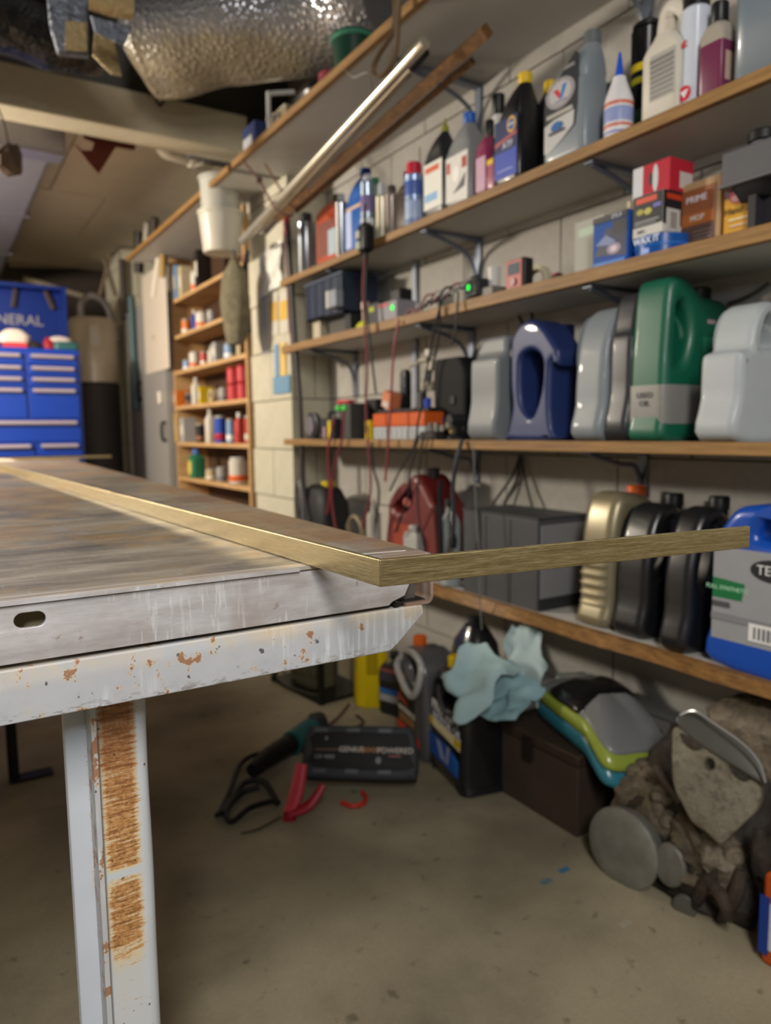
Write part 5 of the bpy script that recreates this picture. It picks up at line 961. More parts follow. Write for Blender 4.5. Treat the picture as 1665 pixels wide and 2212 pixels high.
# bucket, bag and straps hanging in front
a = W(480, 548, 'X', 1.10); t = thing('white_bucket', 'translucent white bucket pair hanging below the upper board of the pine unit', 'bucket', (1.10, a.y, a.z))
r = 46/FPX*(a.y*.847+.57)
put('lower_bucket', lathe([(r*.82, 0), (r*.84, .004), (r, .15), (r*1.05, .15), (r*1.05, .165), (r, .165)], 32), PL('#c3bfb2', .35), t); put('upper_bucket', lathe([(r*.86, .1655), (r*.9, .29), (r*.98, .29), (r*.98, .30), (r*.8, .301)], 32), PL('#b4b3aa', .35), t)
zt = 1.872-a.z; put('handle', sweep([(0, -r*.97, .22), (0, -r*.3, zt-.01), (0, r*.3, zt-.01), (0, r*.97, .22)], .003, 6), M('#8c8c8c', .3, .8), t)
a = W(508, 648, 'X', 1.125); t = thing('camo_bag', 'mottled olive and black mesh bag hanging at the front of the pine unit', 'bag', a)
g = body([(-.18, .03, .05, 2.5), (-.12, .04, .08, 2.5), (0, .045, .09, 2.5, -.005), (.10, .04, .08, 2.5), (.16, .015, .03, 2)], 28)
put('bag', ([v+Vector((noise.noise(v*22), noise.noise(v*22+Vector((9, 0, 0))), 0))*.018 for v in map(Vector, g[0])], g[1]), M('#6a6350', .9, var=.6, scale=28, bump=.5), t); put('tie', cyl(.006, .155, .20, 8), PL('#3a3830'), t)
a = W(534, 640, 'X', 1.17); t = thing('ratchet_straps', 'red and black straps hanging on the near upright of the pine unit', 'strap', a)
put('red_strap', sweep([(0, 0, .17), (-.01, .012, .05), (0, .02, -.06), (-.008, .035, -.16)], .016, 8, 5, .5), PL('#6c231f', .6), t); put('black_strap', sweep([(.002, -.02, .18), (-.012, -.01, .06), (.0, -.005, -.07), (0, -.01, -.15)], .018, 8, 5, .5), PL('#1d1718', .6), t); put('red_strap', sweep([(-.012, .0, .1), (-.02, .03, .02), (-.014, .0, -.05)], .008, 8), PL('#8a2c26', .6), t)
# ================================================================ grey cabinet, pier, pipes, heater
t = thing('tall_cabinet', 'tall grey metal cabinet between the pine unit and the cream pier', 'cabinet', (1.2, 4.36, 0)); put('carcass', box(.01, .218, 0, .90, 0, 1.70), M('#84817e', .5, var=.06), t, bev=.003); put('door', box(-.006, .0095, .004, .896, .02, 1.69), M('#8c8987', .45, var=.06), t, bev=.002)
for py, px in ((845, 304), (932, 358)): p = W(px, py, 'X', 1.19); put('handle', mv(sweep([(-.004, 0, .05), (-.03, 0, .045), (-.03, 0, -.045), (-.004, 0, -.05)], .009, 8), 0, p.y-4.36, p.z), PL('#1a1a1c'), t)
a, b = W(306, 600, 'X', 1.19), W(366, 795, 'X', 1.19)
t = thing('paper_sheet', 'large white sheet hung over the front of the grey cabinet', 'sheet', (1.1925, (a.y+b.y)/2, (a.z+b.z)/2)); put('sheet', box(-.003, 0, -abs(a.y-b.y)/2, abs(a.y-b.y)/2, -abs(a.z-b.z)/2, abs(a.z-b.z)/2), PL('#c5b9ab', .6), t, bev=.001)
put('hole', mv(rot(cyl(.012, 0, .001, 16, 0), -PI/2, 'Y'), -.0031, .05, -.09), PL('#4a423c'), t)
p = W(283, 640, 'X', 1.17); q = W(292, 885, 'X', 1.17); tag(put('teal_pipe', cyl(.022, 0, p.z-q.z), PL('#3c5457', .45), loc=(1.17, p.y, q.z)), 'teal painted vertical pipe in front of the cream pier', 'pipe')
p = W(213, 960, 'Y', 5.35); r = 49/FPX*(5.35*.847+.5)
t = thing('water_heater', 'beige and dark cylindrical water heater right of the blue tool chest', 'water heater', (p.x, 5.35, 0)); zm, zt = Zpy(825, p.x, 5.2), Zpy(690, p.x, 5.35)
put('lower_tank', cyl(r, 0, zm, 32, .01), M('#3a342f', .6), t); put('upper_tank', lathe([(r*1.0, zm+.001), (r, zt-.03), (r*.9, zt), (.0, zt+.01)], 32), M('#c0b198', .35, .1), t); put('label', mv(box(-.03, .03, -r-.003, -r+.01, zt-.19, zt-.06), -.02), PL('#c8c0b0'), t, bev=.001)
p1 = [W(176, 692, 'Y', 5.3), W(176, 655, 'Y', 5.3), W(200, 640, 'Y', 5.3), W(228, 660, 'Y', 5.3), W(242, 700, 'Y', 5.3), W(250, 735, 'Y', 5.3)]; o = Vector((p.x, 5.35, 0))
put('flexible_hose', sweep([v-o for v in p1], .025, 10), M('#8a8688', .35, .5), t)
for i, (a, b, r2, c, lab) in enumerate([((262, 560), (268, 690), .02, '#4a4038', 'dark vertical pipe beside the cream pier'), ((225, 560), (250, 640), .015, '#5b4c3c', 'brown slanting pipe above the heater'), ((240, 545), (215, 640), .012, '#6a5a48', 'thin brown pipe crossing above the heater'), ((300, 500), (300, 590), .03, '#2c2622', 'black hanging tool high on the grey cabinet'), ((318, 480), (312, 560), .018, '#a39a8c', 'pale tool handle hanging high on the grey cabinet'), ((343, 555), (332, 640), .017, '#cfc6b8', 'long white handle hanging beside the pine unit'), ((352, 500), (352, 600), .018, '#9a7a3c', 'brass-coloured tool hanging on the upright of the pine unit'), ((335, 470), (330, 530), .022, '#3a322c', 'dark tool head hanging above the white handle')]):
    Xx = 1.18; p, q = (W(*a, 'X', Xx), W(*b, 'X', Xx)) if i > 2 else (W(*a, 'Y', 5.3), W(*b, 'Y', 5.3)); rod(lab, p, q, r2, PL(c, .5), 'hanging_tool' if i > 2 else 'heater_pipe', 'tool' if i > 2 else 'pipe')
p = W(362, 850, 'X', 1.2315); t = thing('wood_box', 'small orange wooden box with white bottle at the pine unit far edge', 'box', p); put('box', box(-.03, .0, -.05, .05, -.06, .06), PL('#b9824a', .6), t, bev=.002); put('bottle', mv(cyl(.014, .0, .07), -.046, .0, -.06), PL('#d2c8bc'), t)
# ================================================================ blue tool chest
TCX0, TCX1, TCY = -.12, .777, 4.6
BLU = M('#0b3aa2', .35, var=.04, coat=.3); BLU_SHADE = M('#08246c', .4, var=.06); STL = M('#b5a9b2', .35, .3, var=.03)  # second blue is the chest colour darkened to paint shadow on the hutch
t = thing('tool_chest', 'tall bright blue tool chest with silver drawer pulls at the back left', 'tool chest', (0, TCY, 0))
zt = Zpy(752, .6, TCY)
put('cabinet', box(TCX0, TCX1, .012, .46, .13, zt), BLU, t, bev=.012)
colx = Xpx(57, TCY, 1.2)
zs = [Zpy(y, .6, TCY) for y in (762, 788, 812, 836, 905, 955, 985, 1040, 1100)]
def drawer(x0, x1, z0, z1, hz):
    d = put('drawer', box(x0, x1, 0, .0118, z0, z1), BLU, t, smooth=0, bev=.002)
    put('handle', sweep([(x0+.022, -.014, hz), (x1-.022, -.014, hz)], .012, 12, 0), STL, d); return d
for i in range(4):
    for x0, x1 in ((TCX0+.02, colx-.006), (colx+.006, TCX1-.02)): drawer(x0, x1, zs[i+1]+.003 if i < 3 else zs[4]+.004, zs[i]-.003, zs[i]-.022+.0)
drawer(TCX0+.02, TCX1-.02, zs[5]+.003, zs[4]-.003, zs[4]-.022)
for x0, x1 in ((TCX0+.02, colx+.02), (colx+.032, TCX1-.02)): drawer(x0, x1, zs[6]+.003, zs[5]-.003, zs[5]-.022)
drawer(TCX0+.02, TCX1-.02, zs[7]+.003, zs[6]-.003, zs[6]-.022); drawer(TCX0+.02, TCX1-.02, .16, zs[7]-.003, zs[7]-.022)
for x in (TCX0+.08, TCX1-.08):
    for y in (.08, .38): put('caster', mv(rot(cyl(.055, -.018, .018), PI/2, 'Y'), x, y, .0555), PL('#1c1c1e'), t); 
zh = Zpy(632, .79, 4.95)
H = thing('tool_hutch', 'shade-darkened blue hutch with silver lettering standing on the blue tool chest', 'hutch', (0, 4.95, zt+.001))
put('back_panel', box(TCX0, TCX1-.01, .06, .07, 0, zh-zt), BLU_SHADE, H, smooth=0); put('side_panel', box(TCX1-.035, TCX1-.012, -.05, .06, 0, zh-zt-.001), BLU_SHADE, H, smooth=0); put('side_panel', box(TCX0, TCX0+.02, -.05, .06, 0, zh-zt-.001), BLU_SHADE, H, smooth=0); put('top_rail', box(TCX0, TCX1-.01, -.05, .06, zh-zt, zh-zt+.02), BLU_SHADE, H, smooth=0)
p = Xpx(75, 5.0, 1.5); zl = Zpy(693, .55, 5.0)-zt
put('lettering', mv(text_geo('GENERAL', .085, bold=.01), Xpx(108, 5.0, 1.5)-.215, .058, zl), M('#8f8c90', .4, .3), H, smooth=0)
for px, a, c in ((35, .2, '#3b3338'), (105, -.35, '#43322a')): put('hanging_tool', mv(rot(box(-.012, .012, -.01, .01, -.09, .06), a, 'Y'), Xpx(px, 4.98, 1.6), .045, zl+.16), PL(c), H, bev=.003)
def onchest(name, label, cat, px, dz, g, col, Y=4.72): return tag(put(name, g, PL(col, .5), loc=(Xpx(px, Y, zt), Y, zt+.0005+dz), bev=.002), label, cat)
bl = lambda a, b, h: body([(0, a*.9, b, 3), (h*.5, a, b, 3), (h*.9, a*.55, b*.6, 2.5), (h, a*.25, b*.3, 2)])
onchest('white_rag', 'crumpled white rag on the red tray on the tool chest', 'rag', 32, .031, bl(.085, .05, .08), '#cfc4ba')
onchest('red_tray', 'flat red tray on top of the tool chest', 'tray', 32, 0, box(-.06, .06, -.06, .06, 0, .030), '#c43a44')
onchest('black_tools', 'heap of dark tools on top of the tool chest', 'tools', 70, 0, bl(.05, .05, .05), '#2c2a2a')
onchest('red_tool', 'small dark red tool beside the dark heap on the tool chest', 'tool', 106, 0, bl(.032, .04, .075), '#8c1a28')
onchest('green_towel', 'folded teal-green towel at the right end of the tool chest top', 'towel', 142, 0, body([(0, .07, .06, 5), (.04, .07, .06, 5), (.048, .06, .05, 4)]), '#2c5a5a')
onchest('white_cloth', 'white cloth lying over the teal-green towel', 'cloth', 130, .0485, bl(.065, .035, .035), '#c4b9b6')
# ================================================================ on the floor, far to near
def floor_pt(px, py): p = W(px, py, 'Z', 0); return Vector((p.x, p.y, 0))
t = thing('wire_basket', 'black open crate with curved front on the floor under the shelves', 'crate', (1.10, 2.24, 0), .12)
for a in ((-.09, -.15), (.09, -.15), (.09, .15), (-.09, .15)): put('post', box(a[0]-.008, a[0]+.008, a[1]-.008, a[1]+.008, 0, .24), PL('#151512'), t, smooth=0)
put('base', box(-.1, .1, -.16, .16, .004, .014), PL('#1a1a17'), t, smooth=0); put('rim', add(box(-.1, .1, -.162, -.15, .22, .25), box(-.1, .1, .15, .162, .22, .25), box(-.102, -.09, -.15, .15, .22, .25), box(.09, .102, -.15, .15, .22, .25)), PL('#1d1d1a'), t, smooth=0)
for i in range(5): put('wire', sweep([(-.094, -.15, .03+i*.042), (-.125, 0, .03+i*.042), (-.094, .15, .03+i*.042)], .003, 6), M('#4b4a3e', .4, .4), t); 
for i in range(4): put('wire', sweep([(-.09+.06*i, -.155, .012), (-.09+.06*i, -.155, .225)], .003, 6, 0), M('#4b4a3e', .4, .4), t)
tag(put('crate_bundle', bl(.07, .10, .16), M('#4d4733', .9, var=.5, scale=30, bump=.4), loc=(1.10, 2.28, .0145)), 'dusty olive bundle inside the black open crate', 'bundle')
p = floor_pt(788, 1532); t = thing('yellow_jug', 'bright yellow jug standing on the floor beyond the grey jug', 'jug', (p.x+.05, p.y+.04, 0), -.5)
put('body', body([(0, .052, .052, 3), (.006, .058, .056, 3), (.10, .058, .056, 3), (.19, .052, .05, 3), (.24, .04, .04, 2.5), (.27, .02, .02, 2)]), PL('#cdb410', .35), t); put('recess_shade', box(-.018, .018, -.0572, -.05, .11, .20), PL('#a68c0a'), t, bev=.004); put('cap', cyl(.02, .27, .295), PL('#c9ae12'), t)  # darker yellow patch paints the shade inside the handle hollow
p = floor_pt(835, 1545); t = flat_bottle('black bottle with blue and white label on the floor behind the grey jug', (p.x+.03, p.y+.0, 0), .085, .055, .20, '#17181b', '#18181a', .014, 0, .15, .18, items=[('box', -.038, .036, .07, .085, '#2a62a8'), ('box', -.038, .036, .045, .068, '#9a9c9e'), ('box', -.038, .036, .11, .14, '#3c3e44'), ('box', -.036, .03, .14, .15, '#8c4a48')], rz=-1.2)
# grey NAPA jug
a, b = Vector((1.104, 1.757, 0)), Vector((1.056, 1.505, 0)); mid = Vector((1.085, 1.60, 0)); RZ = -1.57-.17
N = thing('antifreeze_jug', 'dark grey jug with orange cap, pale loop handle and round orange emblem on the floor', 'jug', (1.125, 1.618, 0), RZ)
w_ = .165
put('body', slab([(-w_*.5, .002), (-w_*.5, .16), (-w_*.47, .22), (-w_*.40, .262), (-w_*.28, .285), (-w_*.1, .29), (w_*.2, .285), (w_*.42, .26), (w_*.5, .20), (w_*.5, .002)], [[(-w_*.12, .235), (-w_*.08, .268), (w_*.26, .262), (w_*.33, .235), (w_*.15, .20)]], .105, .018, 4, 3), PL('#4c4c4e', .35, coat=.3), N, smooth=60)
put('handle', sweep([(-w_*.30, -.050, .262), (-w_*.40, -.062, .230), (-w_*.05, -.068, .195), (w_*.30, -.068, .178), (w_*.47, -.062, .215), (w_*.44, -.052, .268), (w_*.1, -.048, .285), (-w_*.2, -.048, .278)], .0095, 10, 6), PL('#9d9d9a', .35), N); put('cap', mv(capg(.019, .283, .312), -w_*.28), PL('#c85a1c'), N)
patch(N, [('box', -w_*.44, w_*.2, .035, .175, '#201d1c'), ('oval', -w_*.30, .185, .022, .028, '#cf9238'), ('oval', -w_*.30, .185, .013, .016, '#c8c8d8'), ('text', 'N', -w_*.30, .185, .02, '#3a48a0'), ('poly', [(-w_*.46, .13), (-w_*.1, .125), (-w_*.1, .140), (-w_*.46, .150)], '#a8452c'), ('text', 'ANTIFREEZE', -w_*.12, .11, .021, '#cfc7b4'), ('box', -w_*.40, w_*.16, .075, .095, '#8a6a3a'), ('poly', [(-w_*.46, .050), (w_*.40, .035), (w_*.40, .058), (-w_*.46, .072)], '#cf3a20')], .0525)
t = thing('black_hood', 'large glossy black rounded container behind the grey jug', 'container', (1.28, 1.60, 0), -1.8); put('body', body([(0, .07, .055, 3), (.01, .085, .065, 3), (.22, .085, .065, 3), (.29, .07, .055, 2.5), (.335, .035, .03, 2)]), PL('#1f2022', .25, coat=.6), t); put('cap', cyl(.022, .335, .36), PL('#2a2a2c'), t)
# black jug with blue label
K = thing('black_oil_jug', 'large black jug with white, yellow and blue label bands on the floor', 'jug', (1.112, 1.425, 0), -1.57-.2)
w_ = .20
put('body', slab([(-w_*.5, .012), (-w_*.5, .05), (-w_*.49, .18), (-w_*.44, .235), (-w_*.34, .27), (-w_*.1, .285), (w_*.25, .282), (w_*.44, .25), (w_*.5, .18), (w_*.5, .03), (w_*.46, .003), (-w_*.44, .003)], [[(-w_*.2, .215), (-w_*.14, .25), (w_*.2, .252), (w_*.28, .22), (w_*.05, .19)]], .12, .022, 4, 3), PL('#0f0f12', .3, coat=.4), K, smooth=60)
put('cap', mv(capg(.02, .272, .30), -w_*.33), PL('#c8aa14'), K); put('handle_rib', sweep([(-w_*.24, -.055, .235), (-w_*.1, -.063, .20), (w_*.1, -.063, .185), (w_*.3, -.06, .20)], .006, 8), PL('#3a3a3c', .3), K)
patch(K, [('text', 'PREMIUM', -w_*.02, .178, .038, '#dcdcdc'), ('text', 'MOTOR OIL', w_*.04, .150, .030, '#c8cad0'), ('poly', [(-w_*.47, .122), (w_*.42, .112), (w_*.42, .138), (-w_*.47, .142)], '#d8cfa4'), ('box', w_*.26, w_*.42, .118, .137, '#c0a41a'), ('box', -w_*.47, -w_*.36, .125, .141, '#c0a41a'), ('poly', [(-w_*.46, .045), (w_*.38, .040), (w_*.40, .085), (w_*.1, .10), (-w_*.46, .10)], '#2350a0'), ('poly', [(-w_*.25, .095), (-w_*.12, .095), (w_*.02, .055), (-w_*.12, .052)], '#8f9cc0'), ('poly', [(w_*.08, .10), (w_*.16, .10), (w_*.10, .052), (w_*.02, .052)], '#8a92a8'), ('poly', [(w_*.2, .09), (w_*.38, .082), (w_*.38, .05), (w_*.25, .055)], '#1c62b0')], .060)
# paper towels
def towel(label, pts, th, amp, seed, col='#8fa9ae', n=12):
    A, B, C_, D_ = [Vector(p) for p in pts]; o = A.copy(); P = []
    for j in range(n+1):
        r_ = []
        for i in range(n+1):
            u, v = i/n, j/n; p = (A*(1-u)+B*u)*(1-v)+(D_*(1-u)+C_*u)*v
            q = Vector((u*3.2+seed, v*3.2, seed)); p = p+Vector((noise.noise(q), noise.noise(q+Vector((7, 1, 0))), noise.noise(q+Vector((2, 9, 0)))))*amp
            r_.append(p-o)
        P.append(r_)
    t = thing('shop_towel', label, 'towel', o); put('sheet', sheet(P, th), PL(col, .8), t, smooth=70); return t
towel('crumpled pale blue paper towel draped over the black jug on the floor', [W(958, 1470, 'X', 1.03), W(1000, 1392, 'X', 1.10), W(1140, 1440, 'X', 1.13), W(1010, 1565, 'X', 1.02)], .004, .032, 1.3, '#93adb3')
towel('pale blue paper towel lying lower between the jug and the lime pack', [W(985, 1545, 'X', 1.05), W(1090, 1440, 'X', 1.12), W(1178, 1478, 'X', 1.16), W(1120, 1555, 'X', 1.10)], .004, .028, 4.7, '#7f9fa8')
towel('tall upright grey-blue paper towel leaning against the block wall', [W(1068, 1470, 'X', 1.14), W(1112, 1345, 'X', 1.22), W(1182, 1375, 'X', 1.24), W(1160, 1530, 'X', 1.16)], .004, .026, 8.2, '#9db0b2')
tag(put('clear_bag', ([v+Vector((noise.noise(v*20), noise.noise(v*20+Vector((4, 0, 0))), noise.noise(v*25)))*.014 for v in map(Vector, body([(0, .05, .07, 3), (.03, .06, .08, 3), (.07, .03, .05, 2.5)])[0])], body([(0, .05, .07, 3), (.03, .06, .08, 3), (.07, .03, .05, 2.5)])[1]), PL('#6f7a76', .3), loc=(1.36, 1.285, .186)), 'crumpled grey plastic bag on the brown box behind the towels', 'bag')
# brown box, lime pack
t = thing('battery_box', 'dark brown metal box on the floor under the lime and turquoise pack', 'box', (1.134, 1.068, 0), 0); put('box', box(.004, .27, .004, .263, 0, .158), M('#3a2e26', .6, var=.3, scale=12), t, bev=.003); put('lid', box(0, .275, 0, .267, .1585, .184), M('#33281f', .5, var=.3, scale=12), t, bev=.004); put('latch', box(-.006, .0, .14, .17, .12, .175), M('#2a221c', .4, .5), t, bev=.001)
A, B_, Cc = W(1145, 1528, 'Z', .20), W(1308, 1672, 'Z', .19), W(1462, 1605, 'Z', .22); A.z = B_.z = Cc.z = 0
PK = thing('cloth_pack', 'plastic-wrapped lime, turquoise and grey pack with black band on the brown box', 'pack', (A.x, A.y, .1895))
def pack(z0, z1, col, nm, u0=0., u1=1., v0=0., v1=1., rough=.35, drop=1.0, top=.02):
    """one rounded layer between heights z0 and z1, draped over the edges of the box beneath"""
    n = 22; rings = []
    def pt(u, v, z):
        p = A+(B_-A)*u+(Cc-B_)*v
        out = max(0, 1.134-p.x)*.75+max(0, 1.068-p.y)*.55
        q = noise.noise(Vector((u*4, v*4, 1)))*.006
        return Vector((p.x-A.x, p.y-A.y, z+q-min(out, .10)*drop))
    per = []
    for k in range(4*n):
        s_, q = divmod(k, n); q = q/n; c = (q, 0) if s_ == 0 else (1, q) if s_ == 1 else (1-q, 1) if s_ == 2 else (0, 1-q)
        a, b = c[0]-.5, c[1]-.5; m = (abs(2*a)**7+abs(2*b)**7)**(1/7); per.append((.5+a/max(m, .5), .5+b/max(m, .5)))
    prof = [(.0, z0), (.5, z0), (.93, z0), (.985, z0+(z1-z0)*.25), (1, z0+(z1-z0)*.5), (.985, z0+(z1-z0)*.8), (.93, z1), (.8, z1+top*.4), (.55, z1+top*.8), (.25, z1+top), (.02, z1+top)]
    for f, z in prof[1:]:
        rings.append([pt(u0+(u1-u0)*(.5+(u-.5)*f), v0+(v1-v0)*(.5+(v-.5)*f), z) for u, v in per])
    return put(nm, loft(rings), PL(col, rough, coat=.4), PK, smooth=70)
pack(.001, .040, '#2a7488', 'turquoise_layer'); pack(.038, .070, '#8f9f3c', 'lime_layer', .0, 1, .0, 1); pack(.066, .082, '#77797a', 'grey_layer', .03, .97, .06, .97)
pack(.070, .089, '#141416', 'black_band', .20, .66, .03, .99, rough=.18, top=.022)
# gearbox / engine casting
def mat_grease(nm, a, b, c_, k=.5):
    t = NT(nm); v = t.coord(); f = t.noise(v, 11, 6, .7); c = t.ramp(f, [(.34, a), (.5, b), (.66, c_)])
    c = t.mix(t.ramp(t.noise(v, 45, 4, .7), [(.50, 0.0), (.62, k)]), c, '#1f1813')
    t.l(c, t.b.inputs['Base Color']); t.l(t.ramp(t.noise(v, 8), [(.4, .4), (.6, .85)]), t.b.inputs['Roughness']); t.bump(t.noise(v, 38, 6, .75), .9, .006); return t.m
EM = mat_grease('greasy_alloy', '#382e25', '#665b4b', '#857b69'); ED = mat_grease('black_grease', '#17120e', '#2b231c', '#453a2f'); EA = mat_grease('pale_alloy', '#554b3d', '#736c5c', '#857f6f', .45)
def facing(g, c, nrm_, roll=0):
    n = Vector(nrm_).normalized(); q = (-n).to_track_quat('Y', 'Z').to_matrix().to_4x4(); return tf(g, Matrix.Translation(Vector(c)-Vector((1.24, .86, 0))) @ q @ Matrix.Rotation(roll, 4, 'Y'))
E_ = thing('engine_casting', 'dirty grease-brown engine casting with silver round plates at the right', 'engine', (1.24, .86, 0))
def lump(cx, cy, secs, amp=.012, sc=16, n=64, m=26):
    full = []
    for q in range(m+1):
        f = q/m*(len(secs)-1); k = min(int(f), len(secs)-2); f -= k; a = list(secs[k])+[0]*(6-len(secs[k])); b = list(secs[k+1])+[0]*(6-len(secs[k+1]))
        full.append(tuple(x*(1-f)+y*f for x, y in zip(a, b)))
    g = body(full, n); V = []
    for v in map(Vector, g[0]):
        d = Vector((v.x-0, v.y, 0)).normalized() if Vector((v.x, v.y, 0)).length > .01 else Vector((0, 0, 1))
        a = noise.noise(v*sc)*amp+abs(noise.noise(v*sc*2.3))*amp*.9-(amp*.7 if noise.noise(v*sc*1.4+Vector((9, 3, 1))) > .18 else 0)
        V.append(v+d*a+Vector((cx, cy, 0)))
    return V, g[1]
put('crankcase', lump(.0, -.02, [(.0, .09, .13, 3), (.02, .105, .15, 3), (.09, .11, .155, 3, 0), (.16, .10, .14, 3, .01), (.22, .085, .12, 3, .03), (.27, .06, .09, 2.5, .04)], .026, 13, 48), ED, E_, smooth=60)
put('housing', lump(-.035, .055, [(.05, .045, .06, 3), (.09, .065, .08, 3), (.155, .065, .085, 3), (.19, .05, .07, 3), (.205, .03, .05, 2.5)], .016, 20), EM, E_, smooth=60)
put('upper_block', lump(.085, -.10, [(.18, .05, .09, 4), (.24, .07, .11, 4), (.33, .068, .11, 4), (.355, .05, .08, 3), (.37, .02, .04, 2)], .014, 22), EM, E_, smooth=60)
EO = Vector((1.24, .86, 0))
def plane_pts(pts, c, n):
    c, n = Vector(c), Vector(n).normalized(); ex = Vector((0, 0, 1)).cross(n).normalized()*-1; ez = n.cross(ex)*-1; out = []
    if ez.z < 0: ez = -ez
    for px, py in pts:
        a = W(px, py, 'X', 1.0); o = Vector((0, 0, CAMH)); d = a-o; p = o+d*((c-o).dot(n)/d.dot(n)); out.append(((p-c).dot(ex), (p-c).dot(ez)))
    return out, ex, ez, n, c
def casting(name, pts, c, n, th, bev, mat, holes=(), label=None, sm=3):
    P, ex, ez, n, c = plane_pts(pts, c, n); H_ = [plane_pts(h, c, n)[0] for h in holes]
    g = slab(P, H_, th, bev, sm, 2); m = Matrix((( ex.x, n.x, ez.x), (ex.y, n.y, ez.y), (ex.z, n.z, ez.z))).to_4x4()
    g = tf(g, Matrix.Translation(c-EO) @ m); return put(name, g, mat, E_, smooth=50, label=label)
NC = (-.92, -.30, .25); CC = W(1540, 1690, 'X', 1.13)
hole = lambda x, y, r: [(x+r*math.cos(a*PI/4), y+r*1.15*math.sin(a*PI/4)) for a in range(8)]
casting('cover_plate', [(1456, 1602), (1462, 1570), (1500, 1588), (1560, 1625), (1620, 1665), (1648, 1700), (1640, 1745), (1612, 1775), (1585, 1800), (1560, 1822), (1535, 1800), (1500, 1775), (1480, 1740), (1458, 1690)], CC, NC, .030, .005, EA, [hole(1537, 1650, 11)], 'pale tan-grey cover plate with one round hole')
put('gasket_face', mv(lump(0, 0, [(-.055, .02, .03, 3), (-.04, .04, .055, 3), (0, .045, .07, 3), (.05, .04, .06, 3), (.07, .02, .03, 3)], .018, 30, 48, 20), *(W(1535, 1850, 'X', 1.165)-EO)), EM, E_, smooth=60)
for x, y in ((1492, 1598), (1598, 1665)): casting('scallop_shade', [(x-24, y-14), (x-4, y-8), (x+24, y+10), (x+20, y+20), (x+6, y+22), (x-12, y+10)], CC+Vector((-.013, -.004, .003)), NC, .008, .002, ED)  # dark patches paint the scallops together with the top plate's shadow
casting('top_plate', [(1462, 1562), (1470, 1545), (1500, 1537), (1540, 1562), (1605, 1608), (1640, 1650), (1652, 1692), (1640, 1690), (1560, 1640), (1500, 1600)], W(1560, 1622, 'X', 1.135), (-.75, -.30, .60), .012, .003, M('#4f4e49', .4, .3, var=.15), label='dark grey flat top face with a bright rim')
rimp = [W(x, y, 'X', 1.128)-EO for x, y in ((1470, 1545), (1500, 1536), (1540, 1561), (1605, 1607), (1640, 1648), (1653, 1690))]; put('bright_rim', sweep(rimp, .0022, 6), M('#b4b4b6', .3, .6), E_)
c1 = W(1345, 1838, 'X', 1.100)+Vector((0, 0, .006)); disc = rot(lathe([(.070, -.030), (.075, -.012), (.078, -.002), (.077, .003), (.071, .007), (.05, .009), (.0, .010)], 44), PI/2, 'X')
put('round_plate', facing(disc, c1, (-1, -.10, .06)), M('#85857f', .45, .5, var=.4, scale=26, bump=.5), E_, label='large silver disc')
put('disc_hub', facing(rot(lathe([(.05, -.02), (.062, -.08), (.03, -.085)], 28), PI/2, 'X'), c1, (-1, -.10, .06)), EM, E_)
disc2 = rot(lathe([(.026, -.05), (.030, -.010), (.031, .002), (.027, .006), (.0, .008)], 28), PI/2, 'X')
put('small_plate', facing(scl(disc2, 1, 1, 1.3), W(1447, 1868, 'X', 1.115), (-1, -.15, .1)), M('#6f6d66', .6, .3, var=.2), E_, label='small silver disc')
put('small_plate', facing(scl(disc2, .7, .7, .75), W(1478, 1960, 'X', 1.12), (-1, -.3, .1)), M('#55534c', .7, .2), E_)
for k, (px, py, X, r) in enumerate(((1475, 1720, 1.135, .9), (1500, 1835, 1.14, 1.2), (1440, 1775, 1.14, 1.1), (1585, 1850, 1.14, 1.3), (1420, 1720, 1.145, 1))): put('boss', facing(scl(rot(lathe([(.012, -.05), (.013, .0), (.009, .006), (0, .007)], 14), PI/2, 'X'), r, 1, r), W(px, py, 'X', X), (-.9, -.4, .2)), EM, E_)
put('pipe_stub', sweep([W(1415, 1660, 'X', 1.13)-EO, W(1440, 1690, 'X', 1.15)-EO, W(1470, 1730, 'X', 1.16)-EO], .009, 10), M('#6a625c', .35, .7), E_)
for k, (a, b, c) in enumerate((((1420, 1700), (1440, 1800), 1.16), ((1470, 1760), (1520, 1860), 1.145), ((1560, 1860), (1500, 1960), 1.13), ((1600, 1880), (1560, 1985), 1.13), ((1640, 1790), (1660, 1900), 1.13), ((1530, 1900), (1575, 1985), 1.12))):
    m_ = ((a[0]+b[0])/2+(10 if k % 2 else -8), (a[1]+b[1])/2); put('rib', sweep([W(*a, 'X', c)-EO, W(*m_, 'X', c-.01)-EO, W(*b, 'X', c)-EO], [.010, .013, .009], 10), EM if k < 2 else ED, E_)
put('small_clip', sweep([W(1520, 1868, 'X', 1.115)-EO, W(1532, 1885, 'X', 1.112)-EO], .003, 8, 0), M('#8a8a86', .3, .8), E_)
t = thing('orange_tub', 'orange, white and blue container at the right edge of the floor', 'container', (1.165, .585, 0), AISLE); put('body', box(-.06, .06, -.05, .05, 0, .16), PL('#b9501c', .4), t, bev=.008); put('label', box(-.061, -.0, -.052, -.0495, .03, .11), PL('#c8ccd8'), t, smooth=0); put('blue_stripe', box(-.061, -.045, -.0535, -.0515, .02, .12), PL('#1c3c90'), t, smooth=0)
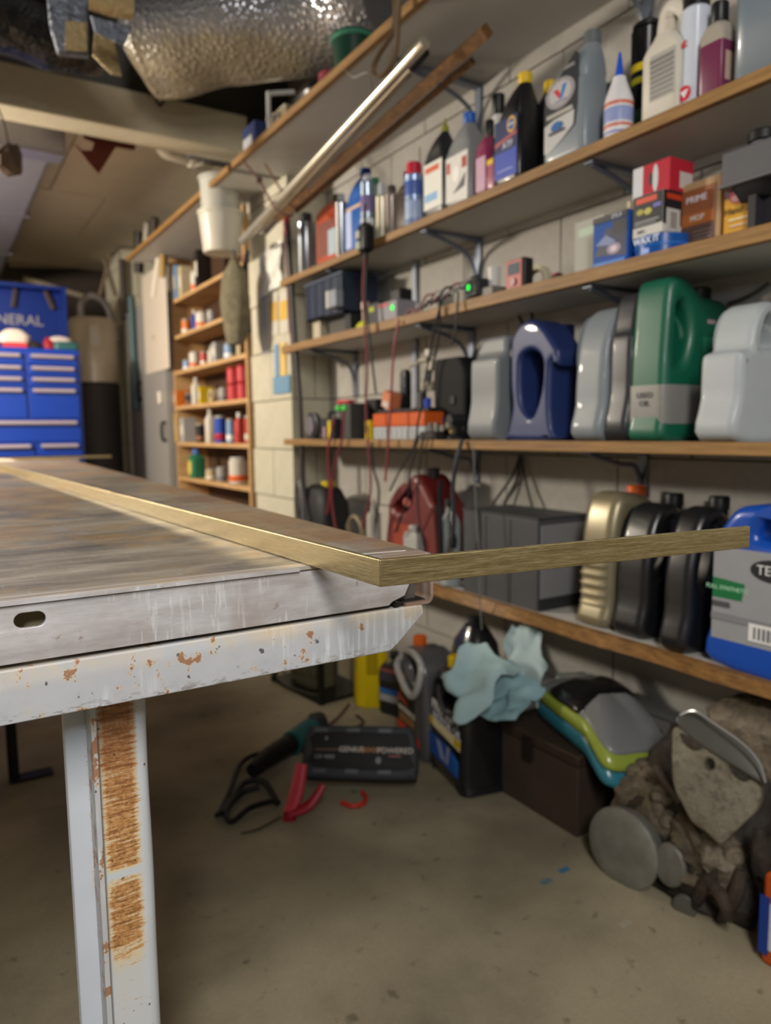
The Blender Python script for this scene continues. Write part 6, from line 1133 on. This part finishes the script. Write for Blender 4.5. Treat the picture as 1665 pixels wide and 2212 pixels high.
# jump starter with clamps and the green grinder
a, b = Vector((.719, 1.563, 0)), Vector((.944, 1.404, 0)); ang = math.atan2(b.y-a.y, b.x-a.x); w_ = .285
J = thing('jump_starter', 'dark grey jump starter pack with white and orange lettering on the floor', 'jump starter', ((a.x+b.x)/2+.02, (a.y+b.y)/2+.03, .0205), ang, rx=-.55)
put('housing', slab([(-w_*.5, .02), (-w_*.485, .008), (-w_*.4, .003), (w_*.4, .003), (w_*.485, .015), (w_*.5, .045), (w_*.49, .09), (w_*.45, .122), (w_*.36, .130), (-w_*.40, .130), (-w_*.47, .12), (-w_*.5, .09)], [], .075, .012, 3, 3), PL('#2c2e33', .7), J, smooth=60)
put('front_panel', slab([(-w_*.40, .032), (w_*.40, .026), (w_*.43, .06), (w_*.41, .108), (w_*.3, .112), (-w_*.39, .112), (-w_*.41, .07)], [], .006, .0015, 3, 1), PL('#0e0f12', .7), J, (0, -.0375, 0))
for x in (-.10, -.02, .06): put('grip', box(x*w_/.285-.018, x*w_/.285+.018, -.040, -.036, .112, .124), PL('#3f4248', .5), J, bev=.004); put('grip', box(x*w_/.285-.018, x*w_/.285+.018, -.040, -.036, .014, .028), PL('#3a3c42', .5), J, bev=.004)
patch(J, [('box', -.112, .112, .070, .073, '#5c3a18'), ('text', 'GENIUS', -.022, .072, .018, '#b4b0aa'), ('text', 'BOOST', .030, .071, .017, '#9a6422'), ('text', 'POWERED', .086, .070, .019, '#aaa6a2'), ('text', '12V 4000', -.088, .054, .013, '#8c8c8c'), ('oval', .045, .047, .007, .008, '#55565a'), ('oval', -.085, .098, .004, .005, '#55565a'), ('box', .07, .10, .056, .059, '#7a2a26')], .0405)
def clamp(par, P, col, r=.011):
    for k, s in enumerate((-1, 1)): put('jaw', sweep([(p[0]+s*(.014*(i-1)), p[1], p[2]+s*.006) for i, p in enumerate(P)], r, 8, 5, .7), PL(col, .4), par)
loc = floor_pt(625, 1770); C1 = thing('red_clamp', 'red battery clamp lying at the left end of the jump starter', 'clamp', (loc.x, loc.y, 0), ang)
put('handle', sweep([(.0, 0, .014), (.012, .03, .05), (.02, .06, .105)], [.016, .019, .015], 10, 5, .7), PL('#c43c4c', .35), C1); put('handle', sweep([(.0, 0, .014), (.045, .01, .030), (.075, .03, .07)], [.015, .016, .012], 10, 5, .7), PL('#a01c30', .35), C1); put('jaw_tip', body([(0, .016, .012, 3), (.02, .012, .010, 3)]), PL('#8a1628', .4), C1)
loc = floor_pt(775, 1742); t = thing('red_lead_loop', 'small bright red lead loop under the jump starter', 'lead', (loc.x, loc.y+.0, 0)); put('lead', sweep([(-.03, .03, .006), (-.02, .0, .007), (.01, -.005, .007), (.03, .02, .007), (.035, .045, .006)], .0055, 8), PL('#b02a20', .4), t)
def fl_cable(label, pts, r, col, name='cable'):
    Q = [W(px, py, 'Z', z) for px, py, z in pts]; o = Q[0].copy(); t = thing(name, label, 'cable', (o.x, o.y, o.z-r)); put('cord', sweep([q-Vector((o.x, o.y, o.z-r)) for q in Q], r, 8, 7), PL(col, .5), t); return t
Q = [floor_pt(545, 1690)+Vector((0, 0, .03)), floor_pt(585, 1660)+Vector((0, 0, .035)), floor_pt(640, 1625)+Vector((0, 0, .035)), floor_pt(672, 1600)+Vector((0, 0, .034))]
t = thing('angle_grinder', 'green and black angle grinder lying behind the jump starter', 'grinder', (Q[0].x, Q[0].y, 0)); o = Vector((Q[0].x, Q[0].y, 0))
put('rear_grip', sweep([q-o for q in Q[:3]], [.018, .026, .028], 14, 4), PL('#17191b', .5), t); put('green_body', sweep([Q[2]-o-(Q[3]-Q[2])*.3, Q[3]-o], .033, 14, 3), PL('#1f5a5c', .4), t); put('gear_head', mv(body([(-.03, .026, .022, 3), (0, .032, .028, 3), (.03, .022, .02, 3)]), *(Q[3]+(Q[3]-Q[2])*.45-o)), M('#3a3d40', .4, .5), t)
fl_cable('black power cord looping left of the jump starter, outer loop', [(600, 1640, .01), (560, 1628, .02), (520, 1650, .012), (500, 1700, .01), (480, 1745, .01), (468, 1762, .012)], .006, '#1a1c1c')
fl_cable('black power cord doubled back inside the outer loop', [(560, 1700, .02), (520, 1715, .012), (490, 1750, .012), (500, 1775, .014), (540, 1745, .012), (590, 1730, .012)], .007, '#151617')
fl_cable('black cord bundle crossing beneath the grinder grip', [(600, 1735, .012), (570, 1690, .02), (530, 1690, .015), (505, 1720, .012), (478, 1758, .012)], .008, '#1b1d1e')
fl_cable('thin cord running left from the red clamp', [(605, 1765, .004), (560, 1790, .004), (520, 1800, .004)], .003, '#4b453a')
fl_cable('dark red double lead looping behind the jump starter', [(720, 1600, .02), (703, 1578, .008), (735, 1545, .008), (755, 1520, .03)], .004, '#4c2a26')
fl_cable('second dark lead curling behind the jump starter', [(735, 1600, .02), (765, 1575, .008), (785, 1560, .008), (770, 1545, .01)], .004, '#3a2a26')
fl_cable('black socket lead lying behind the jump starter, pointing right', [(700, 1600, .03), (745, 1598, .015), (780, 1588, .012), (812, 1580, .012)], .007, '#191b1c')
tag(put('red_pouch', mv(bl(.05, .03, .05), 0), PL('#5c1820', .5), loc=(floor_pt(710, 1640).x, floor_pt(710, 1640).y+.06, 0)), 'dark red lead bundle just behind the jump starter', 'bundle')
for i, (px, py) in enumerate([(1218, 1880), (1180, 1905), (1350, 1996)]):
    p = floor_pt(px, py); tag(put('floor_scrap', sheet([[(u*.012+noise.noise(Vector((u, v, i)))*.004, v*.006, .0015+abs(noise.noise(Vector((u*2, v*2, i))))*.003) for u in (-1, 0, 1)] for v in (-1, 0, 1)], .0012), PL(['#3d6f8c', '#5b7480', '#a8a08c'][i], .6), loc=p), ['tiny bright blue scrap on the floor', 'tiny dull blue scrap on the floor, nearer the room', 'tiny cream scrap on the floor near the engine casting'][i], 'scrap')
